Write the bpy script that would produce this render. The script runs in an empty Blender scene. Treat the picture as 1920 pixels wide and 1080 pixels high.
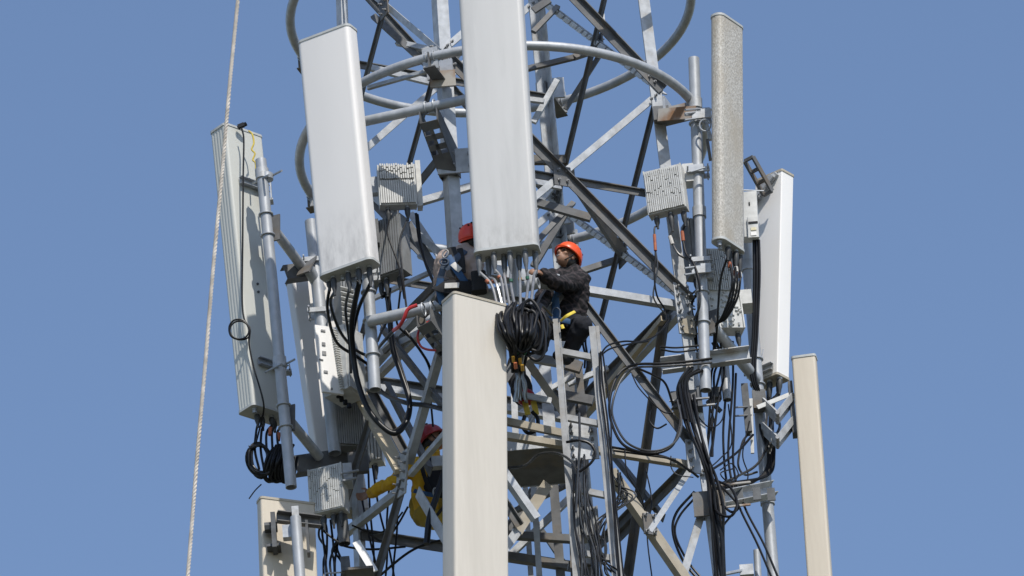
import bpy, math, random
from mathutils import Vector, Matrix
R_ = math.radians
V = Vector
rnd = random.Random(7)

# ------------------------------------------------------------------ camera
ELEV, ROLL, DIST, SCALE = R_(29), R_(4.6), 70.0, 210.0
Z0 = 1.6 + DIST * math.sin(ELEV)
_r = V((1, 0, 0)); _u = V((0, -math.sin(ELEV), math.cos(ELEV))); _f = V((0, math.cos(ELEV), math.sin(ELEV)))
CR = _r * math.cos(ROLL) - _u * math.sin(ROLL)
CU = _r * math.sin(ROLL) + _u * math.cos(ROLL)
CAM = V((0, 0, Z0)) - _f * DIST
FPX = SCALE * DIST
cd = bpy.data.cameras.new("camera"); co = bpy.data.objects.new("camera", cd)
scene = bpy.context.scene
COL = scene.collection
COL.objects.link(co)
cd.sensor_width = 36; cd.lens = FPX * 36 / 1920; cd.clip_start = 1; cd.clip_end = 6000
m = Matrix((CR, CU, -_f)).transposed().to_4x4(); m.translation = CAM
co.matrix_world = m
scene.camera = co

# ------------------------------------------------------------------ sky, sun, exposure
SUN_EL, SUN_AZ = R_(50), R_(156)          # azimuth clockwise from +Y (the way the camera looks)
w = bpy.data.worlds.new("World"); scene.world = w; w.use_nodes = True
nt = w.node_tree
bg = nt.nodes["Background"]
sky = nt.nodes.new("ShaderNodeTexSky"); sky.sky_type = 'NISHITA'; sky.sun_disc = False
sky.sun_elevation = SUN_EL; sky.sun_rotation = SUN_AZ
sky.altitude = 0; sky.air_density = 1.0; sky.dust_density = 0.5; sky.ozone_density = 1.0
tint = nt.nodes.new("ShaderNodeMix"); tint.data_type = 'RGBA'; tint.blend_type = 'MULTIPLY'; tint.inputs[0].default_value = 1
tint.inputs[7].default_value = (.955, .975, 1.035, 1)
nt.links.new(sky.outputs[0], tint.inputs[6]); nt.links.new(tint.outputs[2], bg.inputs[0]); bg.inputs[1].default_value = 0.148
sd = bpy.data.lights.new("sun", 'SUN'); so = bpy.data.objects.new("sun", sd); COL.objects.link(so)
sd.energy = 4.0; sd.angle = R_(0.53); sd.color = (1.0, 0.95, 0.87)
SUN = V((math.cos(SUN_EL) * math.sin(SUN_AZ), math.cos(SUN_EL) * math.cos(SUN_AZ), math.sin(SUN_EL)))
so.rotation_euler = (-SUN).to_track_quat('-Z', 'Y').to_euler(); so.location = (0, 0, 60)
vs = scene.view_settings
vs.view_transform = 'Standard'; vs.look = 'None'; vs.exposure = 0.03; vs.gamma = 1.0; vs.use_curve_mapping = False

# ------------------------------------------------------------------ geometry of the view: a pixel of the 1920 px photo at a depth y
def ray(px, py):
    return (_f + CR * ((px - 960) / FPX) + CU * ((540 - py) / FPX)).normalized()
def W(px, py, y):
    d = ray(px, py); return CAM + d * ((y - CAM.y) / d.y)
def WZ(px, py, z):
    d = ray(px, py); return CAM + d * ((z - CAM.z) / d.z)
def PX(p):
    q = p - CAM; dz = q.dot(_f)
    return (960 + FPX * q.dot(CR) / dz, 540 - FPX * q.dot(CU) / dz)

# ------------------------------------------------------------------ materials
def nodes(name):
    mt = bpy.data.materials.new(name); mt.use_nodes = True
    t = mt.node_tree; b = t.nodes["Principled BSDF"]
    return mt, t, b
def mat(name, c1, c2=None, rough=.6, metal=0.0, scale=6.0, lo=.35, hi=.65, bump=0.0, bscale=60, stretch=(1, 1, 1), c3=None, c3scale=2.0, c3lo=.55, c3hi=.75, spec=.5, coat=0, detail=6, rvar=0.0, dirt=None):
    mt, t, b = nodes(name)
    L = t.links.new
    b.inputs["Roughness"].default_value = rough; b.inputs["Metallic"].default_value = metal
    b.inputs["Specular IOR Level"].default_value = spec
    b.inputs["Coat Weight"].default_value = coat
    tc = t.nodes.new("ShaderNodeTexCoord"); mp = t.nodes.new("ShaderNodeMapping")
    mp.inputs["Scale"].default_value = stretch
    L(tc.outputs["Object"], mp.inputs[0])
    if c2 is None: c2 = tuple(x * .8 for x in c1)
    nz = t.nodes.new("ShaderNodeTexNoise"); nz.inputs["Scale"].default_value = scale; nz.inputs["Detail"].default_value = detail
    L(mp.outputs[0], nz.inputs["Vector"])
    rp = t.nodes.new("ShaderNodeMapRange"); rp.inputs[1].default_value = lo; rp.inputs[2].default_value = hi
    L(nz.outputs[0], rp.inputs[0])
    mx = t.nodes.new("ShaderNodeMix"); mx.data_type = 'RGBA'
    mx.inputs[6].default_value = (*c1, 1); mx.inputs[7].default_value = (*c2, 1)
    L(rp.outputs[0], mx.inputs[0]); out = mx.outputs[2]
    if c3 is not None:
        n2 = t.nodes.new("ShaderNodeTexNoise"); n2.inputs["Scale"].default_value = c3scale; n2.inputs["Detail"].default_value = 8
        n2.inputs["Roughness"].default_value = .65
        L(mp.outputs[0], n2.inputs["Vector"])
        r2 = t.nodes.new("ShaderNodeMapRange"); r2.inputs[1].default_value = c3lo; r2.inputs[2].default_value = c3hi
        L(n2.outputs[0], r2.inputs[0])
        m2 = t.nodes.new("ShaderNodeMix"); m2.data_type = 'RGBA'; m2.inputs[7].default_value = (*c3, 1)
        L(out, m2.inputs[6]); L(r2.outputs[0], m2.inputs[0]); out = m2.outputs[2]
    if dirt:                                   # smudges of grime left along the lower end
        sx = t.nodes.new("ShaderNodeSeparateXYZ"); L(tc.outputs["Object"], sx.inputs[0])
        rz = t.nodes.new("ShaderNodeMapRange"); rz.inputs[1].default_value = dirt[1]; rz.inputs[2].default_value = 0; rz.inputs[3].default_value = 0; rz.inputs[4].default_value = 1
        L(sx.outputs[2], rz.inputs[0])
        m3 = t.nodes.new("ShaderNodeMapping"); m3.inputs["Scale"].default_value = (9, 9, 2.5); L(tc.outputs["Object"], m3.inputs[0])
        n3 = t.nodes.new("ShaderNodeTexNoise"); n3.inputs["Scale"].default_value = 1.6; n3.inputs["Detail"].default_value = 9; n3.inputs["Roughness"].default_value = .7; L(m3.outputs[0], n3.inputs["Vector"])
        r4 = t.nodes.new("ShaderNodeMapRange"); r4.inputs[1].default_value = .42; r4.inputs[2].default_value = .75; L(n3.outputs[0], r4.inputs[0])
        mm = t.nodes.new("ShaderNodeMath"); mm.operation = 'MULTIPLY'; L(rz.outputs[0], mm.inputs[0]); L(r4.outputs[0], mm.inputs[1])
        m4 = t.nodes.new("ShaderNodeMix"); m4.data_type = 'RGBA'; m4.inputs[7].default_value = (*dirt[0], 1)
        L(out, m4.inputs[6]); L(mm.outputs[0], m4.inputs[0]); out = m4.outputs[2]
    L(out, b.inputs["Base Color"])
    if rvar:
        r3 = t.nodes.new("ShaderNodeMapRange"); r3.inputs[3].default_value = rough - rvar; r3.inputs[4].default_value = rough + rvar
        L(nz.outputs[0], r3.inputs[0]); L(r3.outputs[0], b.inputs["Roughness"])
    if bump:
        nb = t.nodes.new("ShaderNodeTexNoise"); nb.inputs["Scale"].default_value = bscale; nb.inputs["Detail"].default_value = 4
        L(mp.outputs[0], nb.inputs["Vector"])
        bp = t.nodes.new("ShaderNodeBump"); bp.inputs["Strength"].default_value = bump; bp.inputs["Distance"].default_value = .01
        L(nb.outputs[0], bp.inputs["Height"]); L(bp.outputs[0], b.inputs["Normal"])
    return mt

M = {}
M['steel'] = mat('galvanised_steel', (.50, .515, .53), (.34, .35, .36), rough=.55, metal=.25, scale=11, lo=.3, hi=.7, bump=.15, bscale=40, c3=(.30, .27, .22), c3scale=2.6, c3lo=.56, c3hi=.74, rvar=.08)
M['steel2'] = mat('shaded_weathered_steel', (.15, .152, .155), (.095, .096, .098), rough=.65, metal=.1, scale=7, bump=.15, bscale=40, c3=(.17, .135, .095), c3scale=2.6, c3lo=.5, c3hi=.7)  # galvanised steel with shade put into its colour, plus brown staining
M['stain'] = mat('stained_steel', (.40, .355, .28), (.31, .27, .205), rough=.7, metal=.1, scale=6, c3=(.40, .39, .37), c3scale=2.0, c3lo=.55, c3hi=.7)
M['ladder'] = mat('dull_ladder_steel', (.36, .365, .37), (.25, .255, .26), rough=.6, metal=.15, scale=9, c3=(.24, .21, .17), c3scale=3, c3lo=.52, c3hi=.7)
M['tan'] = mat('pale_tan_steel', (.52, .44, .31), (.45, .375, .26), rough=.7, scale=5, c3=(.36, .31, .24), c3scale=3, c3lo=.55, c3hi=.75)  # lighter, yellower tan than the stained steel
M['rust'] = mat('rusted_steel', (.38, .36, .33), (.24, .13, .065), rough=.8, metal=.1, scale=4, lo=.45, hi=.62)
M['pipe'] = mat('galvanised_pipe', (.46, .475, .495), (.34, .355, .37), rough=.5, metal=.25, scale=13, lo=.3, hi=.7, stretch=(1, 1, .5), rvar=.08, bump=.08, bscale=30, c3=(.30, .27, .23), c3scale=4, c3lo=.6, c3hi=.8)
M['zinc'] = mat('bright_zinc', (.42, .44, .46), (.32, .34, .37), rough=.5, metal=.3, scale=20)
M['bolt'] = mat('bolt_steel', (.30, .30, .30), (.20, .20, .20), rough=.5, metal=.4, scale=20)
M['darkmetal'] = mat('dark_hardware', (.10, .105, .11), (.06, .062, .065), rough=.55, metal=.3, scale=12)
M['white'] = mat('white_radome', (.75, .725, .695), (.72, .695, .665), rough=.45, scale=2.5, stretch=(1, 1, .25), c3=(.52, .50, .47), c3scale=2.2, c3lo=.60, c3hi=.82, dirt=((.42, .405, .39), .65))
M['white2'] = mat('clean_white_radome', (.575, .565, .545), (.55, .54, .52), rough=.42, scale=9, stretch=(1, 1, .12), c3=(.46, .455, .44), c3scale=5, c3lo=.5, c3hi=.8, dirt=((.30, .29, .27), .35))
M['greenwhite'] = mat('pale_green_grey_radome', (.55, .555, .515), (.52, .525, .485), rough=.5, scale=3, stretch=(1, 1, .2))
M['bright'] = mat('bright_white_radome', (.88, .86, .83), (.85, .83, .80), rough=.45, scale=3, stretch=(1, 1, .3))
M['beige'] = mat('beige_radome', (.61, .565, .495), (.58, .535, .465), rough=.6, scale=40, stretch=(1, 1, .08), lo=.3, hi=.7, c3=(.50, .46, .40), c3scale=1.8, c3lo=.52, c3hi=.8)
M['beige2'] = mat('warm_beige_radome', (.625, .555, .45), (.595, .525, .425), rough=.6, scale=40, stretch=(1, 1, .08), c3=(.46, .40, .31), c3scale=1.8, c3lo=.55, c3hi=.8)
M['cap'] = mat('end_cap_plastic', (.50, .51, .50), (.42, .43, .42), rough=.55, scale=8)
M['capdirty'] = mat('dirty_end_cap', (.48, .43, .35), (.38, .34, .27), rough=.7, scale=8)
M['flake'] = None
def flake():
    mt, t, b = nodes('weathered_flaking_radome'); L = t.links.new
    tc = t.nodes.new("ShaderNodeTexCoord")
    mp = t.nodes.new("ShaderNodeMapping"); mp.inputs["Scale"].default_value = (1, 1, .55); L(tc.outputs["Object"], mp.inputs[0])
    n1 = t.nodes.new("ShaderNodeTexNoise"); n1.inputs["Scale"].default_value = 95; n1.inputs["Detail"].default_value = 5; L(mp.outputs[0], n1.inputs["Vector"])
    cr = t.nodes.new("ShaderNodeValToRGB"); e = cr.color_ramp.elements
    e[0].position = .35; e[0].color = (.33, .305, .26, 1); e[1].position = .66; e[1].color = (.60, .575, .52, 1)
    L(n1.outputs[0], cr.inputs[0])
    n2 = t.nodes.new("ShaderNodeTexNoise"); n2.inputs["Scale"].default_value = 4; n2.inputs["Detail"].default_value = 5; L(mp.outputs[0], n2.inputs["Vector"])
    r2 = t.nodes.new("ShaderNodeMapRange"); r2.inputs[1].default_value = .45; r2.inputs[2].default_value = .7; L(n2.outputs[0], r2.inputs[0])
    mx = t.nodes.new("ShaderNodeMix"); mx.data_type = 'RGBA'; mx.inputs[7].default_value = (.40, .35, .27, 1)
    ml = t.nodes.new("ShaderNodeMath"); ml.operation = 'MULTIPLY'; ml.inputs[1].default_value = .85; L(r2.outputs[0], ml.inputs[0])
    L(ml.outputs[0], mx.inputs[0]); L(cr.outputs[0], mx.inputs[6]); L(mx.outputs[2], b.inputs["Base Color"])
    b.inputs["Roughness"].default_value = .38
    vo = t.nodes.new("ShaderNodeTexVoronoi"); vo.inputs["Scale"].default_value = 120; L(mp.outputs[0], vo.inputs["Vector"])
    bp = t.nodes.new("ShaderNodeBump"); bp.inputs["Strength"].default_value = .5; bp.inputs["Distance"].default_value = .010
    L(vo.outputs["Color"], bp.inputs["Height"]); L(bp.outputs[0], b.inputs["Normal"])
    return mt
M['flake'] = flake()
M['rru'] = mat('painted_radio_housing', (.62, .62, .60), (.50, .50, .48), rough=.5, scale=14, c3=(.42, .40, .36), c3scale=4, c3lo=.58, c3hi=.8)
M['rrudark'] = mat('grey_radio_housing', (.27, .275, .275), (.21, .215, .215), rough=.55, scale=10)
M['label'] = mat('printed_label', (.62, .52, .28), (.70, .66, .5), rough=.5, scale=60)
M['black'] = mat('black_cable_jacket', (.006, .006, .007), (.010, .010, .011), rough=.36, scale=20, spec=.28)
M['greycable'] = mat('grey_cable_jacket', (.05, .05, .05), (.03, .03, .03), rough=.25, scale=20, spec=.7)
M['highlightgrey'] = mat('highlight_grey_cable_jacket', (.24, .24, .245), (.16, .16, .165), rough=.22, scale=20, spec=.9)  # base colour lightened to stand for white highlights along the leads
M['boot'] = mat('rubber_connector_boot', (.05, .053, .055), (.035, .037, .04), rough=.55, scale=20)
M['bootgrey'] = mat('grey_connector_boot', (.12, .125, .13), (.08, .085, .09), rough=.45, scale=20)
M['red'] = mat('red_cable_jacket', (.50, .03, .035), (.40, .03, .03), rough=.35, scale=20)
M['tapeorange'] = mat('orange_tape', (.42, .12, .045), (.32, .09, .04), rough=.5, scale=30)
M['tapeyellow'] = mat('yellow_tape', (.36, .20, .02), (.28, .15, .015), rough=.5, scale=30)
M['tapegreen'] = mat('green_tape', (.03, .14, .08), (.02, .1, .06), rough=.5, scale=30)
M['rope'] = mat('twisted_white_rope', (.68, .62, .55), (.40, .36, .31), rough=.85, scale=7, bump=.3, bscale=200)
M['twine'] = mat('yellow_twine', (.66, .50, .06), (.55, .40, .05), rough=.6, scale=40)
M['helmet_orange'] = mat('orange_helmet_shell', (.85, .10, .012), (.80, .085, .01), rough=.35, scale=5, coat=.3)
M['helmet_red'] = mat('red_helmet_shell', (.76, .045, .014), (.68, .04, .014), rough=.4, scale=5, coat=.2)
M['helmet_dark'] = mat('dark_red_helmet_shell', (.36, .012, .02), (.30, .012, .018), rough=.4, scale=5, coat=.2)
M['skin'] = mat('brown_skin', (.32, .175, .11), (.27, .14, .085), rough=.5, scale=12)
M['skin2'] = mat('tanned_skin', (.36, .19, .12), (.30, .155, .10), rough=.5, scale=12)
M['hair'] = mat('black_hair', (.008, .007, .006), (.014, .012, .011), rough=.5, scale=60)
M['navy'] = mat('navy_trousers', (.007, .008, .014), (.010, .012, .019), rough=.85, scale=8, bump=.4, bscale=22)
M['blackcloth'] = mat('black_cloth', (.012, .012, .013), (.02, .02, .021), rough=.9, scale=8, bump=.4, bscale=22)
M['yellow'] = mat('yellow_jacket_cloth', (.62, .36, .012), (.52, .29, .01), rough=.8, scale=5, bump=.6, bscale=14)
M['olive'] = mat('olive_yellow_trousers', (.40, .26, .02), (.20, .14, .02), rough=.85, scale=4, bump=.6, bscale=14)
M['greyshirt'] = mat('tan_grey_shirt', (.42, .33, .28), (.34, .26, .22), rough=.9, scale=6, bump=.5, bscale=16, c3=(.10, .085, .08), c3scale=2.3, c3lo=.56, c3hi=.62)  # pinkish tan cloth with dark noise patches
M['blue'] = mat('blue_webbing', (.025, .085, .20), (.018, .065, .16), rough=.7, scale=20)
M['bluegrey'] = mat('grey_blue_webbing', (.055, .08, .125), (.04, .06, .095), rough=.7, scale=20)
M['yellowweb'] = mat('yellow_webbing', (.70, .55, .05), (.6, .45, .05), rough=.7, scale=20)
M['whitetag'] = mat('grey_white_tag', (.62, .60, .56), (.5, .48, .45), rough=.7, scale=20)
M['gravel'] = mat('dry_ground', (.13, .11, .08), (.05, .065, .03), rough=.95, scale=.15, bump=.3, bscale=2)
M['concrete'] = mat('concrete', (.36, .35, .33), (.28, .27, .26), rough=.9, scale=2)
def plaid():
    mt, t, b = nodes('dark_plaid_flannel'); L = t.links.new
    tc = t.nodes.new("ShaderNodeTexCoord"); mp = t.nodes.new("ShaderNodeMapping"); mp.inputs["Rotation"].default_value = (.3, .5, .4)
    L(tc.outputs["Object"], mp.inputs[0])
    nd = t.nodes.new("ShaderNodeTexNoise"); nd.inputs["Scale"].default_value = 6; L(mp.outputs[0], nd.inputs["Vector"])
    va = t.nodes.new("ShaderNodeVectorMath"); va.operation = 'MULTIPLY_ADD'; va.inputs[1].default_value = (.16,) * 3
    L(nd.outputs["Color"], va.inputs[0]); L(mp.outputs[0], va.inputs[2])
    s = []
    for d in ('X', 'Z'):
        wv = t.nodes.new("ShaderNodeTexWave"); wv.bands_direction = d; wv.inputs["Scale"].default_value = 5.5; wv.inputs["Distortion"].default_value = 0
        L(va.outputs[0], wv.inputs["Vector"])
        r = t.nodes.new("ShaderNodeMapRange"); r.inputs[1].default_value = .72; r.inputs[2].default_value = .92; L(wv.outputs["Fac"], r.inputs[0]); s.append(r)
    ad = t.nodes.new("ShaderNodeMath"); ad.operation = 'ADD'; L(s[0].outputs[0], ad.inputs[0]); L(s[1].outputs[0], ad.inputs[1])
    cr = t.nodes.new("ShaderNodeValToRGB"); e = cr.color_ramp.elements
    e[0].position = 0; e[0].color = (.005, .005, .007, 1); e[1].position = 1; e[1].color = (.060, .045, .048, 1)
    hv = t.nodes.new("ShaderNodeMath"); hv.operation = 'MULTIPLY'; hv.inputs[1].default_value = .5; L(ad.outputs[0], hv.inputs[0]); L(hv.outputs[0], cr.inputs[0])
    L(cr.outputs[0], b.inputs["Base Color"]); b.inputs["Roughness"].default_value = .9
    nb = t.nodes.new("ShaderNodeTexNoise"); nb.inputs["Scale"].default_value = 16; L(tc.outputs["Object"], nb.inputs["Vector"])
    bp = t.nodes.new("ShaderNodeBump"); bp.inputs["Strength"].default_value = .6; bp.inputs["Distance"].default_value = .02
    L(nb.outputs[0], bp.inputs["Height"]); L(bp.outputs[0], b.inputs["Normal"])
    return mt
M['plaid'] = plaid()

# ------------------------------------------------------------------ mesh builder
def perp(d, ref=None):
    d = d.normalized()
    ref = ref or (V((0, 0, 1)) if abs(d.z) < .9 else V((0, 1, 0)))
    a = ref - d * ref.dot(d)
    if a.length < 1e-6: a = V((1, 0, 0)) - d * d.x
    a.normalize(); return a, d.cross(a)
class MB:
    def __init__(s): s.v = []; s.f = []
    def add(s, vs, fs):
        o = len(s.v); s.v += [V(p) for p in vs]; s.f += [tuple(i + o for i in f) for f in fs]; return s
    def hexa(s, c, a, b, d):                  # centre + three half-edge vectors
        vs = [c + a * i + b * j + d * k for k in (-1, 1) for j in (-1, 1) for i in (-1, 1)]
        fs = [(0, 2, 3, 1), (4, 5, 7, 6), (0, 1, 5, 4), (2, 6, 7, 3), (0, 4, 6, 2), (1, 3, 7, 5)]
        if a.cross(b).dot(d) < 0: fs = [f[::-1] for f in fs]
        return s.add(vs, fs)
    def prism(s, prof, p0, p1, xd, yd, cap=True, scale1=1.0):
        n = len(prof)
        ar = sum(prof[i][0] * prof[(i + 1) % n][1] - prof[(i + 1) % n][0] * prof[i][1] for i in range(n))
        if (xd.cross(yd).dot(p1 - p0) < 0) != (ar < 0): prof = prof[::-1]
        vs = [p0 + xd * x + yd * y for x, y in prof] + [p1 + xd * x * scale1 + yd * y * scale1 for x, y in prof]
        fs = [(i, (i + 1) % n, n + (i + 1) % n, n + i) for i in range(n)]
        if cap: fs += [tuple(range(n))[::-1], tuple(range(n, 2 * n))]
        return s.add(vs, fs)
    def beam(s, p0, p1, w, h, ref=None):       # h measured along ref
        a, b = perp(p1 - p0, ref)
        return s.prism([(-h / 2, -w / 2), (h / 2, -w / 2), (h / 2, w / 2), (-h / 2, w / 2)], p0, p1, a, b)
    def angle(s, p0, p1, wd, t, u, v, w2=None):         # L section: flanges along u and v from the heel line
        d = (p1 - p0).normalized()
        u = (u - d * u.dot(d)).normalized(); v = (v - d * v.dot(d)).normalized()
        w2 = w2 or wd
        return s.prism([(0, 0), (wd, 0), (wd, t), (t, t), (t, w2), (0, w2)], p0, p1, u, v)
    def channel(s, p0, p1, web, fl, t, u, v):  # C section: web along u, flanges along v
        d = (p1 - p0).normalized()
        u = (u - d * u.dot(d)).normalized(); v = (v - d * v.dot(d)).normalized()
        h = web / 2
        return s.prism([(-h, 0), (h, 0), (h, fl), (h - t, fl), (h - t, t), (-h + t, t), (-h + t, fl), (-h, fl)], p0, p1, u, v)
    def tube(s, pts, r, n=10, caps=True, closed=False, rads=None, flat=None, flatref=None):
        pts = [V(p) for p in pts]; k = len(pts); vs = []; fs = []
        T = []
        for i in range(k):
            if closed: t = pts[(i + 1) % k] - pts[i - 1]
            else: t = pts[min(i + 1, k - 1)] - pts[max(i - 1, 0)]
            T.append(t.normalized() if t.length > 1e-9 else V((0, 0, 1)))
        a, b = perp(T[0], flatref)
        for i in range(k):
            if flatref is not None: a, b = perp(T[i], flatref)
            else:
                a = a - T[i] * a.dot(T[i]); a.normalize(); b = T[i].cross(a)
            rr = rads[i] if rads else r
            fa = flat if flat else 1.0
            for j in range(n):
                th = 2 * math.pi * j / n
                vs.append(pts[i] + a * math.cos(th) * rr * fa + b * math.sin(th) * rr)
        for i in range(k if closed else k - 1):
            i2 = (i + 1) % k
            for j in range(n):
                j2 = (j + 1) % n
                fs.append((i * n + j, i * n + j2, i2 * n + j2, i2 * n + j))
        if caps and not closed:
            fs.append(tuple(range(n))[::-1]); fs.append(tuple((k - 1) * n + j for j in range(n)))
        return s.add(vs, fs)
    def hollow(s, p0, p1, r, t=.006, n=20, depth=.25):   # pipe with open ends
        a, b = perp(p1 - p0); d = (p1 - p0).normalized(); vs = []; fs = []
        rings = [(p0 + d * depth, r - t), (p0, r - t), (p0, r), (p1, r), (p1, r - t), (p1 - d * depth, r - t)]
        for p, rr in rings:
            for j in range(n):
                th = 2 * math.pi * j / n; vs.append(p + a * math.cos(th) * rr + b * math.sin(th) * rr)
        for i in range(len(rings) - 1):
            for j in range(n):
                j2 = (j + 1) % n; fs.append((i * n + j, i * n + j2, (i + 1) * n + j2, (i + 1) * n + j))
        fs.append(tuple(range(n))[::-1]); fs.append(tuple(5 * n + j for j in range(n)))
        return s.add(vs, fs)
    def lathe(s, p, d, prof, n=12):            # prof: (radius, height along d)
        a, b = perp(d); d = d.normalized(); vs = []; fs = []
        for r, h in prof:
            for j in range(n):
                th = 2 * math.pi * j / n; vs.append(p + d * h + a * math.cos(th) * r + b * math.sin(th) * r)
        for i in range(len(prof) - 1):
            for j in range(n):
                j2 = (j + 1) % n; fs.append((i * n + j, i * n + j2, (i + 1) * n + j2, (i + 1) * n + j))
        fs.append(tuple(range(n))[::-1]); fs.append(tuple((len(prof) - 1) * n + j for j in range(n)))
        return s.add(vs, fs)
    def ell(s, c, a, b, d, n=14, k=9):         # ellipsoid with half axis vectors
        vs = []; fs = []
        for i in range(1, k):
            ph = math.pi * i / k
            for j in range(n):
                th = 2 * math.pi * j / n
                vs.append(c + a * math.sin(ph) * math.cos(th) + b * math.sin(ph) * math.sin(th) + d * math.cos(ph))
        for i in range(k - 2):
            for j in range(n):
                j2 = (j + 1) % n; fs.append((i * n + j, (i + 1) * n + j, (i + 1) * n + j2, i * n + j2))
        top = len(vs); vs += [c + d, c - d]
        for j in range(n):
            j2 = (j + 1) % n; fs.append((top, j, j2)); fs.append((top + 1, (k - 2) * n + j2, (k - 2) * n + j))
        if a.cross(b).dot(d) < 0: fs = [f[::-1] for f in fs]
        return s.add(vs, fs)

ORG = {}
def mesh_obj(name, mb, mt, org, smooth, ang=40):
    me = bpy.data.meshes.new(name)
    me.from_pydata([tuple(p - org) for p in mb.v], [], mb.f); me.validate(); me.update()
    if mt: me.materials.append(mt)
    if smooth:
        me.shade_smooth(); me.set_sharp_from_angle(angle=R_(ang))
    o = bpy.data.objects.new(name, me); COL.objects.link(o); return o
def thing(name, label, cat, loc, group=None):
    o = bpy.data.objects.new(name, None); COL.objects.link(o); o.location = loc; o.empty_display_size = .2
    o['label'] = label; o['category'] = cat
    if group: o['group'] = group
    ORG[o.name] = V(loc); return o
def part(name, mb, mt, parent, kind=None, smooth=True, label=None, ang=40):
    org = ORG[parent.name]
    o = mesh_obj(name, mb, mt, org, smooth, ang); o.parent = parent; ORG[o.name] = org
    if kind: o['kind'] = kind
    if label: o['label'] = label
    return o
def single(name, mb, mt, label, cat, group=None, kind=None, smooth=True):
    zs = min(p.z for p in mb.v); c = sum(mb.v, V()) / len(mb.v); org = V((c.x, c.y, zs))
    o = mesh_obj(name, mb, mt, org, smooth); o.location = org; ORG[o.name] = org
    if label: o['label'] = label
    if cat: o['category'] = cat
    if group: o['group'] = group
    if kind: o['kind'] = kind
    return o
X, Y, Z = V((1, 0, 0)), V((0, 1, 0)), V((0, 0, 1))
def spline(pts, sub=8):
    P = [V(p) for p in pts]; out = []
    P = [P[0] * 2 - P[1]] + P + [P[-1] * 2 - P[-2]]
    for i in range(1, len(P) - 2):
        for s in range(sub):
            t = s / sub; a, b, c, d = P[i - 1], P[i], P[i + 1], P[i + 2]
            out.append(.5 * ((2 * b) + (c - a) * t + (2 * a - 5 * b + 4 * c - d) * t * t + (3 * b - a - 3 * c + d) * t ** 3))
    out.append(P[-2]); return out

# ------------------------------------------------------------------ ground
g = MB(); g.add([(-3000, -3000, 0), (3000, -3000, 0), (3000, 3000, 0), (-3000, 3000, 0)], [(0, 1, 2, 3)])
go = single('ground', g, M['gravel'], None, None, kind='structure', smooth=False)

# ------------------------------------------------------------------ lattice tower
TH = R_(18)
ANG = {'D': math.pi - TH, 'A': math.pi + (math.pi / 2 - TH), 'C': -TH, 'B': math.pi / 2 - TH}
R0, RK = 1.60, -.034
TX = 0.01
def leg(k, z):
    r = R0 + RK * (z - Z0); return V((TX + r * math.cos(ANG[k]), r * math.sin(ANG[k]), z))
def leg_z(k, py):        # height at which leg k crosses image row py
    z = Z0
    for _ in range(30):
        z += (PX(leg(k, z))[1] - py) / 184.0
    return z
ZS = leg_z('C', 568)                        # splice level
PH = 2.2
tower = thing('lattice_tower', 'grey galvanised square lattice mast that carries the antennas and workers', 'tower', V((TX, 0, 0)))
NEXT = {'A': ('C', 'D'), 'C': ('B', 'A'), 'B': ('D', 'C'), 'D': ('A', 'B')}
for k in 'ABCD':
    n1, n2 = NEXT[k]
    lw = .112
    for za, zb in ((0, ZS - .001), (ZS, ZS + 4.2 * PH)):
        p0, p1 = leg(k, za), leg(k, zb)
        u = (leg(n1, za) - p0).normalized(); v = (leg(n2, za) - p0).normalized()
        part('leg', MB().angle(p0, p1, lw, .014, u, v), M['steel'], tower, smooth=False)
    # base footing
    b = leg(k, 0); part('footing', MB().hexa(b + Z * .15, X * .35, Y * .35, Z * .15), M['concrete'], tower, smooth=False)
def face_n(a, b):
    n = (leg(b, Z0) - leg(a, Z0)).cross(Z).normalized()
    mid = (leg(a, Z0) + leg(b, Z0)) / 2 - V((TX, 0, Z0))
    return n if n.dot(mid) > 0 else -n
def brace(p0, p1, wd, n, mt='steel', name='brace', up=True, flip=False):
    d = (p1 - p0).normalized(); side = d.cross(n)
    if side.z < 0: side = -side
    tocam = n if n.y < 0 else -n
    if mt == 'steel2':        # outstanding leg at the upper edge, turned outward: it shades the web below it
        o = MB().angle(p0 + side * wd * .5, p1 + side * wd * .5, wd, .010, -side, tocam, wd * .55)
    else:
        o = MB().angle(p0 - side * wd * .5, p1 - side * wd * .5, wd, .010, side, -tocam)
    return part(name, o, M[mt], tower, smooth=False)
def facepoint(a, b, px, py, off=0.0):
    p = leg(a, Z0); u = leg(b, Z0) - p; v = leg(a, Z0 + 1) - p; n = u.cross(v).normalized()
    on = face_n(a, b)
    d = ray(px, py); t = (p - CAM).dot(n) / d.dot(n); q = CAM + d * t
    return q + on * off
FACES = [('A', 'C'), ('D', 'A'), ('B', 'C'), ('D', 'B')]
XW = {('A', 'C'): (.098, .060), ('D', 'A'): (.062, .055), ('B', 'C'): (.060, .060), ('D', 'B'): (.075, .060)}
lev = [ZS + i * PH for i in range(0, 5)]
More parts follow.
